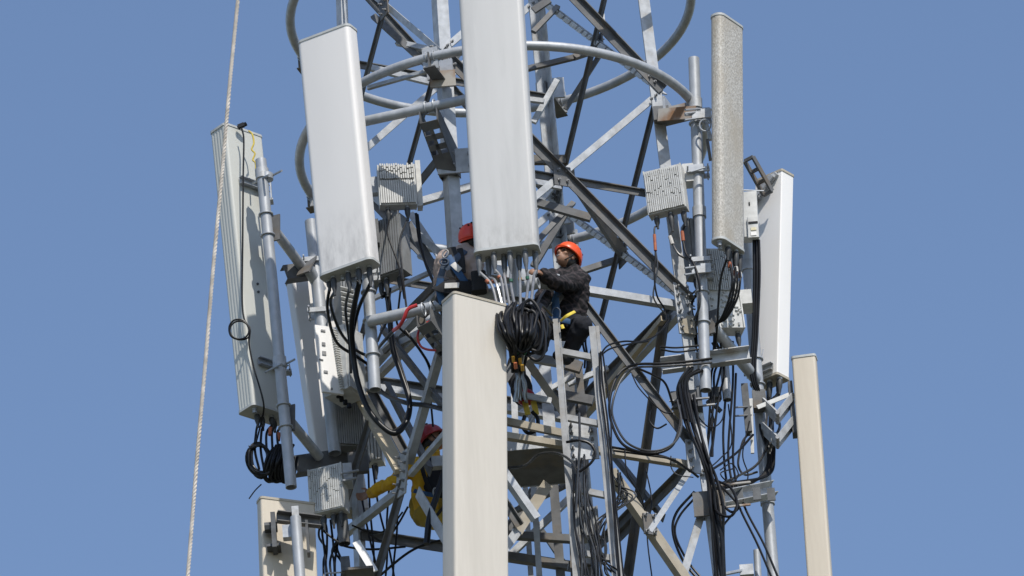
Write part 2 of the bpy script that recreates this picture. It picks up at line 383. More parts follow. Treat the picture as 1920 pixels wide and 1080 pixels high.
def xpanel(a, b, z0, z1, w1, w2, mids=True):
    n = face_n(a, b)
    ta, tb, ba, bb = leg(a, z1), leg(b, z1), leg(a, z0), leg(b, z0)
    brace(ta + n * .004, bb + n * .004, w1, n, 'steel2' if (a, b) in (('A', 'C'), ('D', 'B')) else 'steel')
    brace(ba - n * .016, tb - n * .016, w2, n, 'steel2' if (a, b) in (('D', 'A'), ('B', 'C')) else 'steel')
    eb = MB()
    for p_, q_ in ((ta, bb), (bb, ta), (ba, tb), (tb, ba)):
        d_ = (q_ - p_).normalized(); nn = n if n.y < 0 else -n
        for k_ in (.10, .17): eb.lathe(p_ + d_ * k_ + nn * .012, nn, [(.015, 0), (.015, .016), (.008, .017), (.008, .034)], 6)
    part('bolts', eb, M['bolt'], tower, kind='stuff', smooth=False)
    c = (ta + tb + ba + bb) / 4 + n * .012
    side = (tb - ta).normalized()
    pl = part('gusset_plate', MB().hexa(c, side * .085, Z * .10, n * .006), M['steel2'], tower, smooth=False)
    bm = MB()
    for i in (-1, 1):
        for j in (-1, 1): bm.lathe(c + side * i * .04 + Z * j * .05 + n * .006, n, [(.014, 0), (.014, .016), (.007, .017), (.007, .035)], 6)
    part('bolts', bm, M['bolt'], pl, kind='stuff', smooth=False)
for (a, b) in FACES:
    w1, w2 = XW[(a, b)]
    n = face_n(a, b)
    for i in range(4):
        if i == 3 and (a, b) in (('D', 'A'),): pass
        xpanel(a, b, lev[i], lev[i + 1], w1, w2)
    for i in range(5):
        p0, p1 = leg(a, lev[i]) - n * .04, leg(b, lev[i]) - n * .04
        if i == 0: brace(p0, p1, .07, n)
        if i < 4 and (a, b) in (('A', 'C'), ('D', 'B')):
            zm = lev[i] + PH / 2
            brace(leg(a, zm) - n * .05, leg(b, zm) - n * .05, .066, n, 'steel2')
    # the legs below the picture, down to the footings
    z = leg_z('C', 1250); i = 0
    while z > 1.0:
        zb = max(z - 3.2, 0.6)
        n_ = face_n(a, b)
        brace(leg(a, z), leg(b, zb), .1, n_); brace(leg(a, zb) - n_ * .02, leg(b, z) - n_ * .02, .1, n_)
        brace(leg(a, zb) - n_ * .05, leg(b, zb) - n_ * .05, .08, n_)
        z = zb
# bracing below the splice: (face, x0, y0, x1, y1, width m, material, offset)
LOW = [
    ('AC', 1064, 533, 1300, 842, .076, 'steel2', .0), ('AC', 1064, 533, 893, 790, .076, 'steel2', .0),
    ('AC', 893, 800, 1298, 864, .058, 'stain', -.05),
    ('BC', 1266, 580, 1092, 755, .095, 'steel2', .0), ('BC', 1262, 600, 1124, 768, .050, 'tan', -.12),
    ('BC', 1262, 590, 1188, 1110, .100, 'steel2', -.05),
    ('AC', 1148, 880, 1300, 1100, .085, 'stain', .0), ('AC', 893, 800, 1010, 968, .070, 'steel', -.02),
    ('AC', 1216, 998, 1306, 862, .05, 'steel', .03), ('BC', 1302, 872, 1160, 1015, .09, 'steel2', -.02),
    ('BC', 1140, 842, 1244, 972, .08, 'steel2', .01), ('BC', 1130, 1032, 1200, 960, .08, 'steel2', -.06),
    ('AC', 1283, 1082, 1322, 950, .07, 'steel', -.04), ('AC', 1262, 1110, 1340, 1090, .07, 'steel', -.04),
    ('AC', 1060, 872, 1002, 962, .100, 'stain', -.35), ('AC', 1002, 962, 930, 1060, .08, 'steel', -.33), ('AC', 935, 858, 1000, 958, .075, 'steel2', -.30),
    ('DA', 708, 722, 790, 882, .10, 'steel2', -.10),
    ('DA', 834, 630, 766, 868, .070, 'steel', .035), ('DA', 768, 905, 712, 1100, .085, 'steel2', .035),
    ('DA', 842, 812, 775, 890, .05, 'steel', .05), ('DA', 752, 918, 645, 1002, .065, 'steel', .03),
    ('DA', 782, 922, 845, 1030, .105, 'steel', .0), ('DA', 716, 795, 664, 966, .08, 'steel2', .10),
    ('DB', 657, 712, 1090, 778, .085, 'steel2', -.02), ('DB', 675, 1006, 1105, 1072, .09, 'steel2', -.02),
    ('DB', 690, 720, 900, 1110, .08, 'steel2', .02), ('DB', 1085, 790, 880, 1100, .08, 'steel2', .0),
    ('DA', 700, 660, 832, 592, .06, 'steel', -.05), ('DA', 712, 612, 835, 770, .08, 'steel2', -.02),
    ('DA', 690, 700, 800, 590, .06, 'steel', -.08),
]
for f, x0, y0, x1, y1, wd, mt, off in LOW:
    a, b = f
    n = face_n(a, b)
    brace(facepoint(a, b, x0, y0, off), facepoint(a, b, x1, y1, off), wd, n, mt)

def flatbar(face, x0, y0, x1, y1, wd, mt, off):
    a, b = face; p0, p1 = facepoint(a, b, x0, y0, off), facepoint(a, b, x1, y1, off)
    part('brace', MB().beam(p0, p1, wd, .05, V((.25, -1, .35))), M[mt], tower, smooth=False)
flatbar('DA', 682, 733, 764, 886, .115, 'tan', .06)
def bolts_at(p, n):
    bm = MB()
    for q in p: bm.lathe(q, n, [(.015, 0), (.015, .016), (.008, .017), (.008, .034)], 6)
    return bm
def plate_bolts(c, u, v, n, hu, hv, cols, rows, mt='steel', name='splice_plate', parent=None, br=.017, bl=.05, thick=.008):
    parent = parent or tower
    pl = part(name, MB().hexa(c, u * hu, v * hv, n * thick), M[mt], parent, smooth=False)
    bm = MB()
    for i in range(cols):
        for j in range(rows):
            q = c + u * hu * (-.65 + 1.3 * i / max(cols - 1, 1)) + v * hv * (-.8 + 1.6 * j / max(rows - 1, 1)) + n * thick
            bm.lathe(q, n, [(br, 0), (br, br), (br * .5, br + .001), (br * .5, bl)], 6)
    part('bolts', bm, M['bolt'], pl, kind='stuff', smooth=False)
    return pl
# splice plates where the two leg sections meet
for k in 'ABCD':
    for o_ in NEXT[k]:
        a, b = leg(k, ZS - .35), leg(o_, ZS - .35)
        u = (b - a).normalized(); u.z = 0; u.normalize()
        n = u.cross(Z); c0 = leg(k, ZS - .08)
        if n.dot(c0 - V((TX, 0, c0.z))) < 0: n = -n
        plate_bolts(c0 + u * .075 + n * .012, u, (leg(k, ZS + 1) - leg(k, ZS)).normalized(), n, .07, .26, 2, 6)
# gusset plates at the joints: C leg, mid DA face
cj = leg('C', ZS - .18); nAC = face_n('A', 'C')
uAC = (leg('A', Z0) - leg('C', Z0)).normalized()
part('gusset_plate', MB().add([cj + nAC * .03 + uAC * a + Z * b + nAC * c for c in (0, .01) for a, b in ((-.01, .02), (.06, .02), (.13, -.05), (.10, -.16), (-.01, -.16))],
     [(0, 1, 2, 3, 4), (9, 8, 7, 6, 5), (0, 5, 6, 1), (1, 6, 7, 2), (2, 7, 8, 3), (3, 8, 9, 4), (4, 9, 5, 0)]), M['stain'], tower, smooth=False)
nDA = face_n('D', 'A'); uDA = (leg('A', Z0) - leg('D', Z0)).normalized()
c = facepoint('D', 'A', 766, 890, .06)
plate_bolts(c, (uDA * .9 - Z * .15).normalized(), (Z * .95 + uDA * .30).normalized(), nDA, .10, .20, 2, 5, name='gusset_plate', br=.016)
c = facepoint('B', 'C', 1300, 862, .0)
plate_bolts(facepoint('A', 'C', 1302, 860, .03), uAC, Z, nAC, .09, .16, 2, 4, name='gusset_plate')
c = facepoint('A', 'C', 1216, 985, .02)
plate_bolts(c, uAC, Z, nAC, .06, .10, 2, 2, mt='steel2', name='gusset_plate')
c = W(1092, 826, -1.12)
plate_bolts(c, X, Z, -Y, .135, .19, 2, 5, name='splice_plate', br=.017, bl=.06)

def wbeam(x0, y0, x1, y1, d0, d1, wpx, mt='steel', name='post', h=None, parent=None, ref=None):
    wd = wpx / SCALE
    return part(name, MB().beam(W(x0, y0, d0), W(x1, y1, d1), wd, h or wd, ref or Y), M[mt], parent or tower, smooth=False)
def wangle(x0, y0, x1, y1, d0, d1, wpx, mt='steel', name='post', parent=None, u=None, v=None):
    wd = wpx / SCALE; p0, p1 = W(x0, y0, d0), W(x1, y1, d1)
    d = (p1 - p0).normalized(); u = u or d.cross(Y).normalized(); v = v or Y
    return part(name, MB().angle(p0 - u * wd / 2, p1 - u * wd / 2, wd, .009, u, v), M[mt], parent or tower, smooth=False)
# inner posts and bars of the tower seen between the lower antenna and the ladder
wangle(1020, 668, 1036, 870, .2, .2, 22); wangle(985, 660, 1003, 850, .5, .5, 12)
wangle(1066, 690, 1080, 1080, .9, .9, 20, 'steel2'); wangle(1085, 690, 1095, 800, .6, .6, 14, 'steel2')
wangle(1000, 905, 1012, 1090, .1, .1, 11); wangle(1036, 880, 1052, 1090, .5, .5, 17, 'steel2')
wangle(984, 900, 996, 1090, .8, .8, 10); wangle(962, 690, 968, 850, .6, .6, 12)
wbeam(985, 672, 1062, 782, -.6, -.6, 14, 'stain', 'brace', .02); wbeam(968, 738, 1034, 752, -.75, -.72, 12, 'steel', 'rail_bar', .02)
wbeam(960, 770, 1075, 705, .7, .7, 9, 'steel', 'brace', .04); wbeam(1065, 720, 1140, 690, .8, .8, 10, 'steel', 'brace', .04)
wbeam(948, 790, 1062, 814, -.92, -.92, 14, 'stain', 'rail_bar', .04)
wbeam(945, 1003, 1090, 1012, .3, .3, 14, 'steel2', 'brace', .06); wbeam(945, 1042, 1065, 1062, .5, .5, 15, 'steel2', 'brace', .06)
wbeam(950, 1048, 1078, 925, .7, .7, 12, 'steel', 'brace', .05); wbeam(952, 965, 1070, 905, 1.0, 1.0, 9, 'steel2', 'brace', .05)
wbeam(965, 920, 1060, 1060, 1.1, 1.1, 9, 'steel2', 'brace', .05)
wbeam(980, 668, 1060, 682, -.55, -.55, 17, 'steel', 'brace', .05)
wbeam(1048, 740, 1112, 752, .4, .4, 18, 'steel2', 'brace', .05); wbeam(1055, 680, 1090, 690, .5, .5, 22, 'steel2', 'brace', .05)
wbeam(1000, 300, 1062, 300, 1.2, 1.2, 18, 'steel2', 'brace', .05)
wangle(1078, 338, 1178, 486, -.3, .5, 15, 'steel2', 'brace'); wbeam(1000, 378, 1108, 409, .5, .5, 15, 'steel2', 'brace', .05)
wbeam(770, 384, 884, 350, -.3, -.3, 14, 'steel', 'brace', .05); wbeam(1084, 511, 1160, 486, .6, .8, 12, 'steel2', 'brace', .04)
wbeam(690, 126, 830, 160, .3, .1, 12, 'steel', 'brace', .04); wbeam(745, 80, 860, 105, -.2, -.6, 11, 'steel', 'brace', .04)
wbeam(1000, 395, 1060, 320, 1.3, 1.3, 12, 'steel', 'brace', .04); wbeam(1000, 230, 1045, 150, 1.0, 1.0, 11, 'steel', 'brace', .04); wbeam(1000, 500, 1060, 400, 1.0, 1.0, 13, 'steel2', 'brace', .04)
wbeam(985, 186, 1020, 190, .9, .9, 9, 'steel', 'brace', .04); wbeam(985, 130, 1075, 108, .6, .6, 10, 'steel2', 'brace', .04); wbeam(1075, 108, 1130, 90, .6, .9, 11, 'steel2', 'brace', .04)
wbeam(765, 420, 835, 540, -.9, -1.1, 15, 'steel2', 'brace', .05); wbeam(770, 400, 850, 520, -.7, -.9, 12, 'steel', 'brace', .02); wbeam(770, 580, 830, 520, -1.0, -1.2, 12, 'steel2', 'brace', .04)
for x0, y0, x1, y1, d0, d1, w_, m_ in ((1000, 60, 1046, 12, .9, 1.1, 10, 'steel2'), (1000, 20, 1030, 0, .2, .2, 14, 'steel2'), (1060, 205, 1130, 95, 1.0, .9, 9, 'steel2'), (690, 165, 820, 128, .2, -.3, 8, 'steel'), (700, 30, 842, 160, -.1, -.5, 12, 'steel2'),
                                      (1000, 340, 1050, 350, .2, .4, 14, 'steel'), (1000, 460, 1075, 380, .4, .7, 10, 'steel2'), (780, 350, 846, 268, -.6, -1.0, 13, 'steel2'), (786, 480, 848, 505, -.8, -1.2, 9, 'steel'), (700, 560, 830, 500, -.2, -.9, 9, 'steel'), (720, 660, 830, 560, -.2, -.8, 9, 'steel2')):
    wbeam(x0, y0, x1, y1, d0, d1, w_, m_, 'brace', .03)
# added pale strips imitating sunlit bands between shadow stripes on the rear diagonals
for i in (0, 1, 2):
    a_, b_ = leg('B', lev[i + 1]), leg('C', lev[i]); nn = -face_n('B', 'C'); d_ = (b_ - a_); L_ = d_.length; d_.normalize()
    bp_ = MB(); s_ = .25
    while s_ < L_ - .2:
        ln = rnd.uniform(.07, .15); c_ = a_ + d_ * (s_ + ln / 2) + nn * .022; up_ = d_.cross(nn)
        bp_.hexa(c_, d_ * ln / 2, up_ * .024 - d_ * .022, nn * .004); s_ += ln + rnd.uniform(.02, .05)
    part('sunlit_bands', bp_, M['rru'], tower, kind='stuff', smooth=False)
# small plates and cleats on the upper part of the mast
for (x, y, d, a, b, mt) in [(830, 148, -1.55, 24, 17, 'rust'), (1046, 165, 1.35, 13, 22, 'steel'), (1055, 405, 1.3, 14, 18, 'steel'), (1060, 325, 1.3, 18, 12, 'steel2'),
                            (828, 640, -1.7, 14, 16, 'steel'), (1128, 42, 1.4, 7, 18, 'steel')]:
    part('cleat', MB().hexa(W(x, y, d), X * a / SCALE, Z * b / SCALE, Y * .012), M[mt], tower, smooth=False)

# ------------------------------------------------------------------ cable ladder behind the middle antenna
cl = thing('cable_ladder', 'narrow cable ladder running up inside the mast behind the middle antenna', 'ladder', W(905, 640, -.2))
for dx in (0, 34):
    part('rail', MB().angle(W(862 + dx, -40, -.25), W(908 + dx, 640, -.25), .05, .006, X, Y), M['steel'], cl, smooth=False)
for i in range(12):
    t = i / 12; x = 862 + 46 * t; y = -20 + 660 * t
    part('rung', MB().beam(W(x, y, -.22), W(x + 34, y - 3, -.22), .03, .03), M['steel'], cl, smooth=False)

# ------------------------------------------------------------------ ring mounts
def ring(cpx, cpy, label):
    c = W(cpx, cpy, 0); c.x = TX
    t = thing('ring_mount', label, 'pipe ring', c, 'pipe rings round the mast')
    rr = 1.83
    pts = [c + V((rr * math.cos(2 * math.pi * i / 96), rr * math.sin(2 * math.pi * i / 96), 0)) for i in range(96)]
    part('ring_pipe', MB().tube(pts, .043, 14, closed=True), M['pipe'], t)
    for k in 'ABCD':
        p = leg(k, c.z); d = V((p.x - TX, p.y, 0)).normalized(); q = c + d * rr
        b = part('standoff_bracket', MB().hexa((p + q) / 2 - Z * .05, d * ((q - p).length / 2 + .06), d.cross(Z) * .006, Z * .075), M['rust' if k in 'C' else 'steel2'], t, smooth=False)
        part('standoff_bracket', MB().hexa((p + q) / 2 - Z * .128, d * ((q - p).length / 2 + .06), d.cross(Z) * .055, Z * .005), M['steel2'], t, smooth=False)
        part('clamp_plate', MB().hexa(q - Z * .02, d * .012, d.cross(Z) * .07, Z * .11), M['steel'], t, smooth=False)
        part('clamp_plate', MB().hexa(p + d * .04, d * .012, d.cross(Z) * .12, Z * .08), M['steel'], t, smooth=False)
        ub = MB()
        for s in (-.035, .035):
            ub.tube([q + d.cross(Z) * s + Z * .05 * math.sin(a) + d * (.05 * math.cos(a)) for a in [i * math.pi / 8 for i in range(17)]], .007, 6)
        part('u_bolt', ub, M['zinc'], t)
    return t
ring(922, 20, 'upper pipe ring round the mast, cut by the top of the picture')
ring(943, 282, 'lower pipe ring passing behind the middle antenna and in front of the mast')

def pole(name, label, x0, y0, x1, y1, d, rpx, cat='pole', clamps=(), group='antenna mounting poles', d1=None, mt='pipe'):
    d1 = d if d1 is None else d1
    p0, p1 = W(x1, y1, d1), W(x0, y0, d)
    t = thing(name, label, cat, p0, group)
    part('pipe', MB().hollow(p0, p1, rpx / SCALE), M[mt], t)
    ax = (p1 - p0).normalized(); L = (p1 - p0).length
    for f, kind in clamps:
        q = p0 + ax * L * f; r = rpx / SCALE
        if kind == 'u':      # U-bolt collar
            a, b = perp(ax, Y); n = 20
            part('clamp', MB().tube([q + (a * math.cos(i * 2 * math.pi / n) + b * math.sin(i * 2 * math.pi / n)) * (r + .008) for i in range(n)], .010, 6, closed=True), M['zinc'] if mt == 'pipe' else M['bolt'], t)
        elif kind == 'b':    # bolted two-bar clamp with threaded rods
            for sg_ in (-1, 1): c_ = part('clamp', MB().hexa(q + Y * sg_ * (r + .014), X * (r + .055), Y * .010, Z * .022), M['steel'], t, smooth=False)
            for s_ in (-1, 1): part('threaded_rod', MB().tube([q + X * s_ * (r + .04) - Y * (r + .10), q + X * s_ * (r + .04) + Y * (r + .08)], .008, 6), M['zinc'], c_)
        elif kind == 's':    # sleeve
            part('clamp', MB().tube([q - ax * .05, q + ax * .05], r + .012, 18), M['steel'], t)
    return t

def straight_pipe(name, label, x0, y0, x1, y1, d0, d1, rpx, cat='pipe', group='straight support pipes', mt='pipe'):
    t = thing(name, label, cat, W(x0, y0, d0), group)
    part('pipe', MB().hollow(W(x0, y0, d0), W(x1, y1, d1), rpx / SCALE), M[mt], t)
    return t
# straight outrigger pipes in front of the mast
sp1 = straight_pipe('support_pipe', 'horizontal grey pipe running behind the two upper front antennas, above the finned unit', 640, 237, 945, 171, -1.62, -2.08, 9.5)
sp2 = straight_pipe('support_pipe', 'horizontal grey pipe on which the worker in blue harness straps sits', 690, 603, 1010, 531, -1.60, -2.05, 10.5)
for sp, (x, y) in ((sp1, (805, 201)), (sp2, (800, 579))):
    p = W(x, y, -1.86); q = leg('A', p.z - .25)
    d = (q - p); d.z = 0; ln = d.length; d.normalize(); s = d.cross(Z)
    for sg in (-1, 1):
        mbx = MB()
        vs = [p + s * sg * .075 + d * a + Z * b for a, b in ((-.05, -.05), (.05, -.05), (ln + .10, -.22), (ln + .10, -.50), (ln, -.50), (-.05, -.17))]
        vs = vs + [v + s * sg * .008 for v in vs]
        k = 6; fs = [tuple(range(k)), tuple(range(2 * k - 1, k - 1, -1))] + [(i, k + i, k + (i + 1) % k, (i + 1) % k) for i in range(k)]
        part('bracket_plate', mbx.add(vs, fs), M['steel2'], sp, smooth=False)
    # perforated lower plate: four strips with gaps between them
    a0 = p + d * -.05 - Z * .17; a1 = p + d * ln - Z * .50
    dd = (a1 - a0)
    for f0, f1 in ((0, .16), (.24, .34), (.42, .52), (.60, 1.0)):
        part('web_plate', MB().beam(a0 + dd * f0, a0 + dd * f1, .15, .008, (dd.normalized()).cross(s)), M['steel2'], sp, smooth=False)
    part('web_plate', MB().beam(a0 + dd * .16, a0 + dd * .6, .03, .008, (dd.normalized()).cross(s)), M['steel2'], sp, smooth=False)
    part('clamp_plate', MB().hexa(leg('A', p.z - .38) - Y * .03 + X * .08, X * .17, Y * .01, Z * .12), M['steel'], sp, smooth=False)
    bt = MB()
    for i in (-1, 1):
        for j in (-1, 1): bt.lathe(leg('A', p.z - .38) - Y * .04 + X * (.13 + .07 * i) + Z * j * .06, -Y, [(.018, 0), (.018, .02), (.009, .021), (.009, .06)], 6)
    part('bolts', bt, M['bolt'], sp, kind='stuff', smooth=False)
    ub = MB()
    ax = (W(1010, 531, -2.05) - W(690, 603, -1.60)).normalized()
    for o_ in (-.03, .05):
        a, b = perp(ax); ub.tube([p + ax * o_ + (a * math.cos(i * 2 * math.pi / 18) + b * math.sin(i * 2 * math.pi / 18)) * .058 for i in range(18)], .007, 6, closed=True)
    part('u_bolt', ub, M['zinc'], sp)
t = thing('square_tube', 'grey square tube crossing behind the cables under the middle antenna', 'steel tube', W(925, 515, -1.5))
part('tube', MB().beam(W(900, 508, -1.75), W(1045, 530, -1.35), .11, .11), M['steel'], t, smooth=False)

# ------------------------------------------------------------------ poles
p1 = pole('mounting_pole', 'long grey pole clamped in front of the pale green far left antenna', 489, 300, 546, 914, -.50, 10.5, clamps=((.985 - .03, 's'), (.83, 'u'), (.765, 'u'), (.245, 'u'), (.18, 'u'), (.375, 's')))
p2 = pole('mounting_pole', 'grey pole hanging below the wide left antenna beside the red cable', 668, 200, 703, 731, -1.52, 11, clamps=((.34, 'u'), (.24, 'u'), (.12, 'u'), (.40, 'b')))
p3 = pole('mounting_pole', 'grey pole behind the wide left antenna, its lit foot above the channel beam', 583, 415, 628, 850, .22, 12, clamps=((.60, 'b'), (.82, 'b')))
p4 = pole('mounting_pole', 'long grey pole on the right between the finned box and the flaking antenna', 1301, 110, 1323, 732, -.66, 10.5, clamps=((.86, 's'), (.80, 'u'), (.65, 'b'), (.53, 's'), (.38, 'b'), (.29, 'u'), (.20, 'u'), (.345, 'u')))
p5 = pole('mounting_pole', 'long leaning pole on the right beside the bright white antenna', 1396, 420, 1452, 1100, .20, 11, clamps=((.88, 's'), (.62, 'u'), (.55, 'u'), (.235, 's')))
pole('pole_stub', 'short pipe stub hanging below the channel beam at the right', 1358, 684, 1364, 750, -.15, 8.5, 'pipe', group='short pipe stubs')
pole('pole_stub', 'short pipe stub hanging below the mottled finned box at lower left', 636, 930, 646, 1020, .0, 11, 'pipe', group='short pipe stubs', mt='steel2')
pole('pole_stub', 'short pipe stub standing up at the bottom edge under the leaning pole', 1419, 1032, 1423, 1110, -.1, 6.5, 'pipe', group='short pipe stubs')
pole('mounting_pole', 'short pole in front of the beige lower left antenna', 554, 970, 566, 1130, -.95, 10, clamps=())
pc = pole('mounting_pole', 'grey pole hidden behind the middle antenna, ending above the cable coil', 935, -40, 968, 560, -2.16, 9)
pe = pole('mounting_pole', 'grey pole carrying the beige lower middle antenna from behind', 905, 590, 925, 1130, -2.12, 9)

def arm(label, x0, y0, x1, y1, d0, d1, rpx, group='outrigger arms'):
    t = thing('outrigger_arm', label, 'pipe', W(x0, y0, d0), group)
    part('pipe', MB().hollow(W(x0, y0, d0), W(x1, y1, d1), rpx / SCALE), M['pipe'], t)
    p = W(x0, y0, d0); dv = (W(x1, y1, d1) - p).normalized()
    part('end_plate', MB().hexa(p + dv * .005, perp(dv, Z)[0] * .14, perp(dv, Z)[1] * .065, dv * .008), M['steel2'], t, smooth=False)
    return t
arm('upper slanting arm from the far left pole to the dark channel beam', 512, 428, 566, 500, -.43, .16, 9.5)
arm('lower slanting arm from the far left pole to the lower channel beam', 540, 785, 598, 856, -.43, .16, 9.5)
arm('slanting arm under the mottled finned box reaching the leaning right pole', 1330, 605, 1418, 712, -.58, .12, 11)
arm('curved-looking arm bend behind the wide left antenna, below the channel beam', 575, 498, 602, 545, .1, .30, 11)
def chan(label, x0, y0, x1, y1, d0, d1, wpx, mt='steel2', u=Z, v=Y):
    t = thing('channel_beam', label, 'steel beam', W(x0, y0, d0), 'channel beams')
    part('beam', MB().channel(W(x0, y0, d0), W(x1, y1, d1), wpx / SCALE, .085, .008, u, v), M[mt], t, smooth=False)
    return t
chan('dark channel beam behind the lower left edge of the wide left antenna', 535, 510, 690, 488, .10, .42, 30)
chan('long dark channel beam above the mottled finned box at lower left', 553, 870, 690, 850, .06, .50, 34)
chan('grey channel beam crossing behind the right pole below the mottled finned box', 1240, 690, 1406, 668, -.42, -.38, 28, 'steel', Z, -Y)
t = chan('pale channel beam joined to the right mast leg near the bottom right', 1346, 944, 1446, 924, -.52, .05, 24, 'steel', Z, -Y)
for x, y in ((1386, 925), (1419, 924), (1446, 925)):
    part('tab', MB().hexa(W(x, y + 2, -.35), X * .035, Y * .008, Z * .06), M['darkmetal'], t, smooth=False)
for y in (908, 950):
    part('threaded_rod', MB().tube([W(1330, y + 4, -.65), W(1406, y - 4, -.3)], .012, 6), M['rust'], t)
part('clamp_plate', MB().hexa(W(1330, 944, -.62), X * .14, Y * .01, Z * .12), M['steel2'], t, smooth=False)
part('clamp_plate', MB().hexa(W(1330, 950, -.35), X * .12, Y * .01, Z * .13), M['steel2'], t, smooth=False)
# rusty bracket between the right leg and the right pole
t = thing('pole_bracket', 'rust-streaked flat bracket joining the right mast leg to the right pole', 'bracket', W(1270, 215, -.6))
part('plate', MB().beam(W(1234, 216, -.62), W(1304, 210, -.72), .012, .125, Z), M['rust'], t, smooth=False)
part('plate', MB().hexa(W(1240, 216, -.55), X * .07, Y * .05, Z * .07), M['steel2'], t, smooth=False)
part('clamp', MB().hexa(W(1304, 213, -.57), X * .06, Y * .012, Z * .06), M['steel'], t, smooth=False)
r_ = MB()
for y in (206, 216): r_.tube([W(1285, y, -.85), W(1330, y - 3, -.6)], .010, 6)
part('threaded_rod', r_, M['zinc'], t)

# ------------------------------------------------------------------ panel antennas
def rrect(w_, t_, r, n=5, ribs=0):
    pts = []
    for cx, cy, a0 in ((w_ / 2 - r, t_ / 2 - r, 0), (-w_ / 2 + r, t_ / 2 - r, 90), (-w_ / 2 + r, -t_ / 2 + r, 180), (w_ / 2 - r, -t_ / 2 + r, 270)):
        for i in range(n + 1):
            a = R_(a0 + 90 * i / n); pts.append((cx + r * math.cos(a), cy + r * math.sin(a)))
        if ribs and a0 in (90, 270):        # grooves down the narrow sides
            sx = -w_ / 2 if a0 == 90 else w_ / 2
            y0, y1 = (t_ / 2 - r, -t_ / 2 + r) if a0 == 90 else (-t_ / 2 + r, t_ / 2 - r)
            for k in range(ribs):
                for f, dp in ((.1, 0), (.3, .007), (.5, .007), (.7, 0)):
                    yy = y0 + (y1 - y0) * (k + f) / ribs
                    pts.append((sx + (dp * .5 if sx < 0 else -dp * .5), yy))
    return pts
def antenna(label, top, bot, d, w_, t_, yaw, mt, capm='cap', r=.035, ribs=0, conn=None, cdepth=0, lip=.006, dtop=None, name='panel_antenna', bootm='boot'):
    p0, p1 = W(*bot, d), W(*top, d if dtop is None else dtop)
    t = thing(name, label, 'antenna', p0, 'panel antennas')
    yw = R_(yaw); ax = (p1 - p0).normalized()
    xd = V((math.cos(yw), math.sin(yw), 0)); xd = (xd - ax * xd.dot(ax)).normalized(); yd = ax.cross(xd)   # yd points to the back (+y)
    part('radome', MB().prism(rrect(w_, t_, r, 6, ribs), p0, p1, xd, yd), M[mt], t, ang=50)
    part('top_cap', MB().prism(rrect(w_ + lip * 2, t_ + lip * 2, r + lip, 6), p1 - ax * .012, p1 + ax * .010, xd, yd), M[capm], t, ang=50)
    part('bottom_cap', MB().prism(rrect(w_ + lip * 2, t_ + lip * 2, r + lip, 6), p0 - ax * .012, p0 + ax * .012, xd, yd), M[capm], t, ang=50)
    out = []
    for (u, v, ln) in (conn or []):
        q = p0 + xd * (u * w_) + yd * (v * t_) - ax * .010
        c_ = part('connector', MB().lathe(q, -ax, [(.026, 0), (.026, .02), (.018, .022), (.020, .03), (.020, .05)], 10), M['zinc' if rnd.random() < .4 else 'bolt'], t)
        if ln: part('boot', MB().lathe(q - ax * .02, -ax, [(.021, 0), (.028, .02), (.025, ln * .6), (.013, ln), (.011, ln + .03)], 10), M[bootm], c_)
        out.append(q - ax * (.03 + ln))
    t_axes = (p0, p1, xd, yd, ax)
    return t, out, t_axes

# middle
A1, C1, X1 = antenna('tall clean white antenna in the middle, cut by the top, grey cables under it', (919, -40), (951, 473), -2.46, .555, .20, -7, 'white2', r=.045,
                     conn=[(-.44, -.2, .16), (-.31, .15, .18), (-.20, -.25, .16), (-.06, .1, .18), (.05, -.2, .18), (.17, .15, .16), (.29, -.2, .17), (.43, .1, .18)], bootm='bootgrey')
# wide left
A2, C2, X2 = antenna('wide white antenna at the upper left, its bottom edge dirty', (614, 70), (656, 507), -1.85, .53, .185, -27, 'white', r=.05,
                     conn=[(-.42, .1, .06), (-.30, -.1, .14), (-.16, .1, 0), (-.02, -.1, .16), (.10, .15, 0), (.18, -.1, .12), (.34, .1, .16)])
# far left, seen from the back
A3, C3, X3 = antenna('pale green-grey antenna at the far left seen from its back, with ribbed side', (443, 253), (497, 777), -.12, .45, .21, 44, 'greenwhite', r=.03, ribs=4,
                     conn=[(-.38, -.25, 0), (-.22, .0, .1), (-.05, .1, .1), (.12, -.1, .08), (.26, .1, .08), (.40, -.1, .05)])
# flaking right
A4, C4, X4 = antenna('narrow flaking grey-brown antenna at the right, its surface sparkling', (1363, 43), (1365, 462), -.86, .37, .135, 54, 'flake', r=.06, ribs=2,
                     conn=[(-.38, -.1, 0), (-.22, .2, 0), (-.08, -.15, .10), (.10, .1, .1), (.22, -.2, .14), (.33, .1, .14), (.42, -.1, .16)])
# bright right
A5, C5, X5 = antenna('bright white antenna at the right seen from its back with bracket shadows', (1452, 335), (1443, 716), .42, .33, .16, -42, 'bright', 'capdirty', r=.012,
                     conn=[(-.3, 0, .16), (-.1, .2, .18), (.1, -.2, .16), (.3, .1, .14), (.42, -.1, .12)])
# beige far right
A6, C6, X6 = antenna('narrow beige antenna at the far right edge, cut by the bottom', (1508, 673), (1545, 1190), -.05, .212, .12, -9, 'beige2', 'cap', r=.022, conn=[(0, 0, .1)])
# beige lower middle
A7, C7, X7 = antenna('wide beige antenna in the lower middle, cut by the bottom of the picture', (889, 571), (892, 1150), -2.62, .52, .235, 31, 'beige', 'capdirty', r=.03, conn=[(0, 0, .1)])
# beige lower left, from the back
A8, C8, X8 = antenna('beige antenna at the lower left seen from its back behind a short pole', (536, 944), (545, 1200), -.55, .50, .12, 22, 'beige2', 'capdirty', r=.02, conn=[(0, 0, .1)])
# shadowed left, behind
A9, C9, X9 = antenna('shadowed white antenna behind the long left pole, seen from its back', (582, 528), (647, 962), .62, .42, .16, 20, 'white', 'capdirty', r=.02, conn=[(-.2, 0, .08), (.2, 0, .08)])

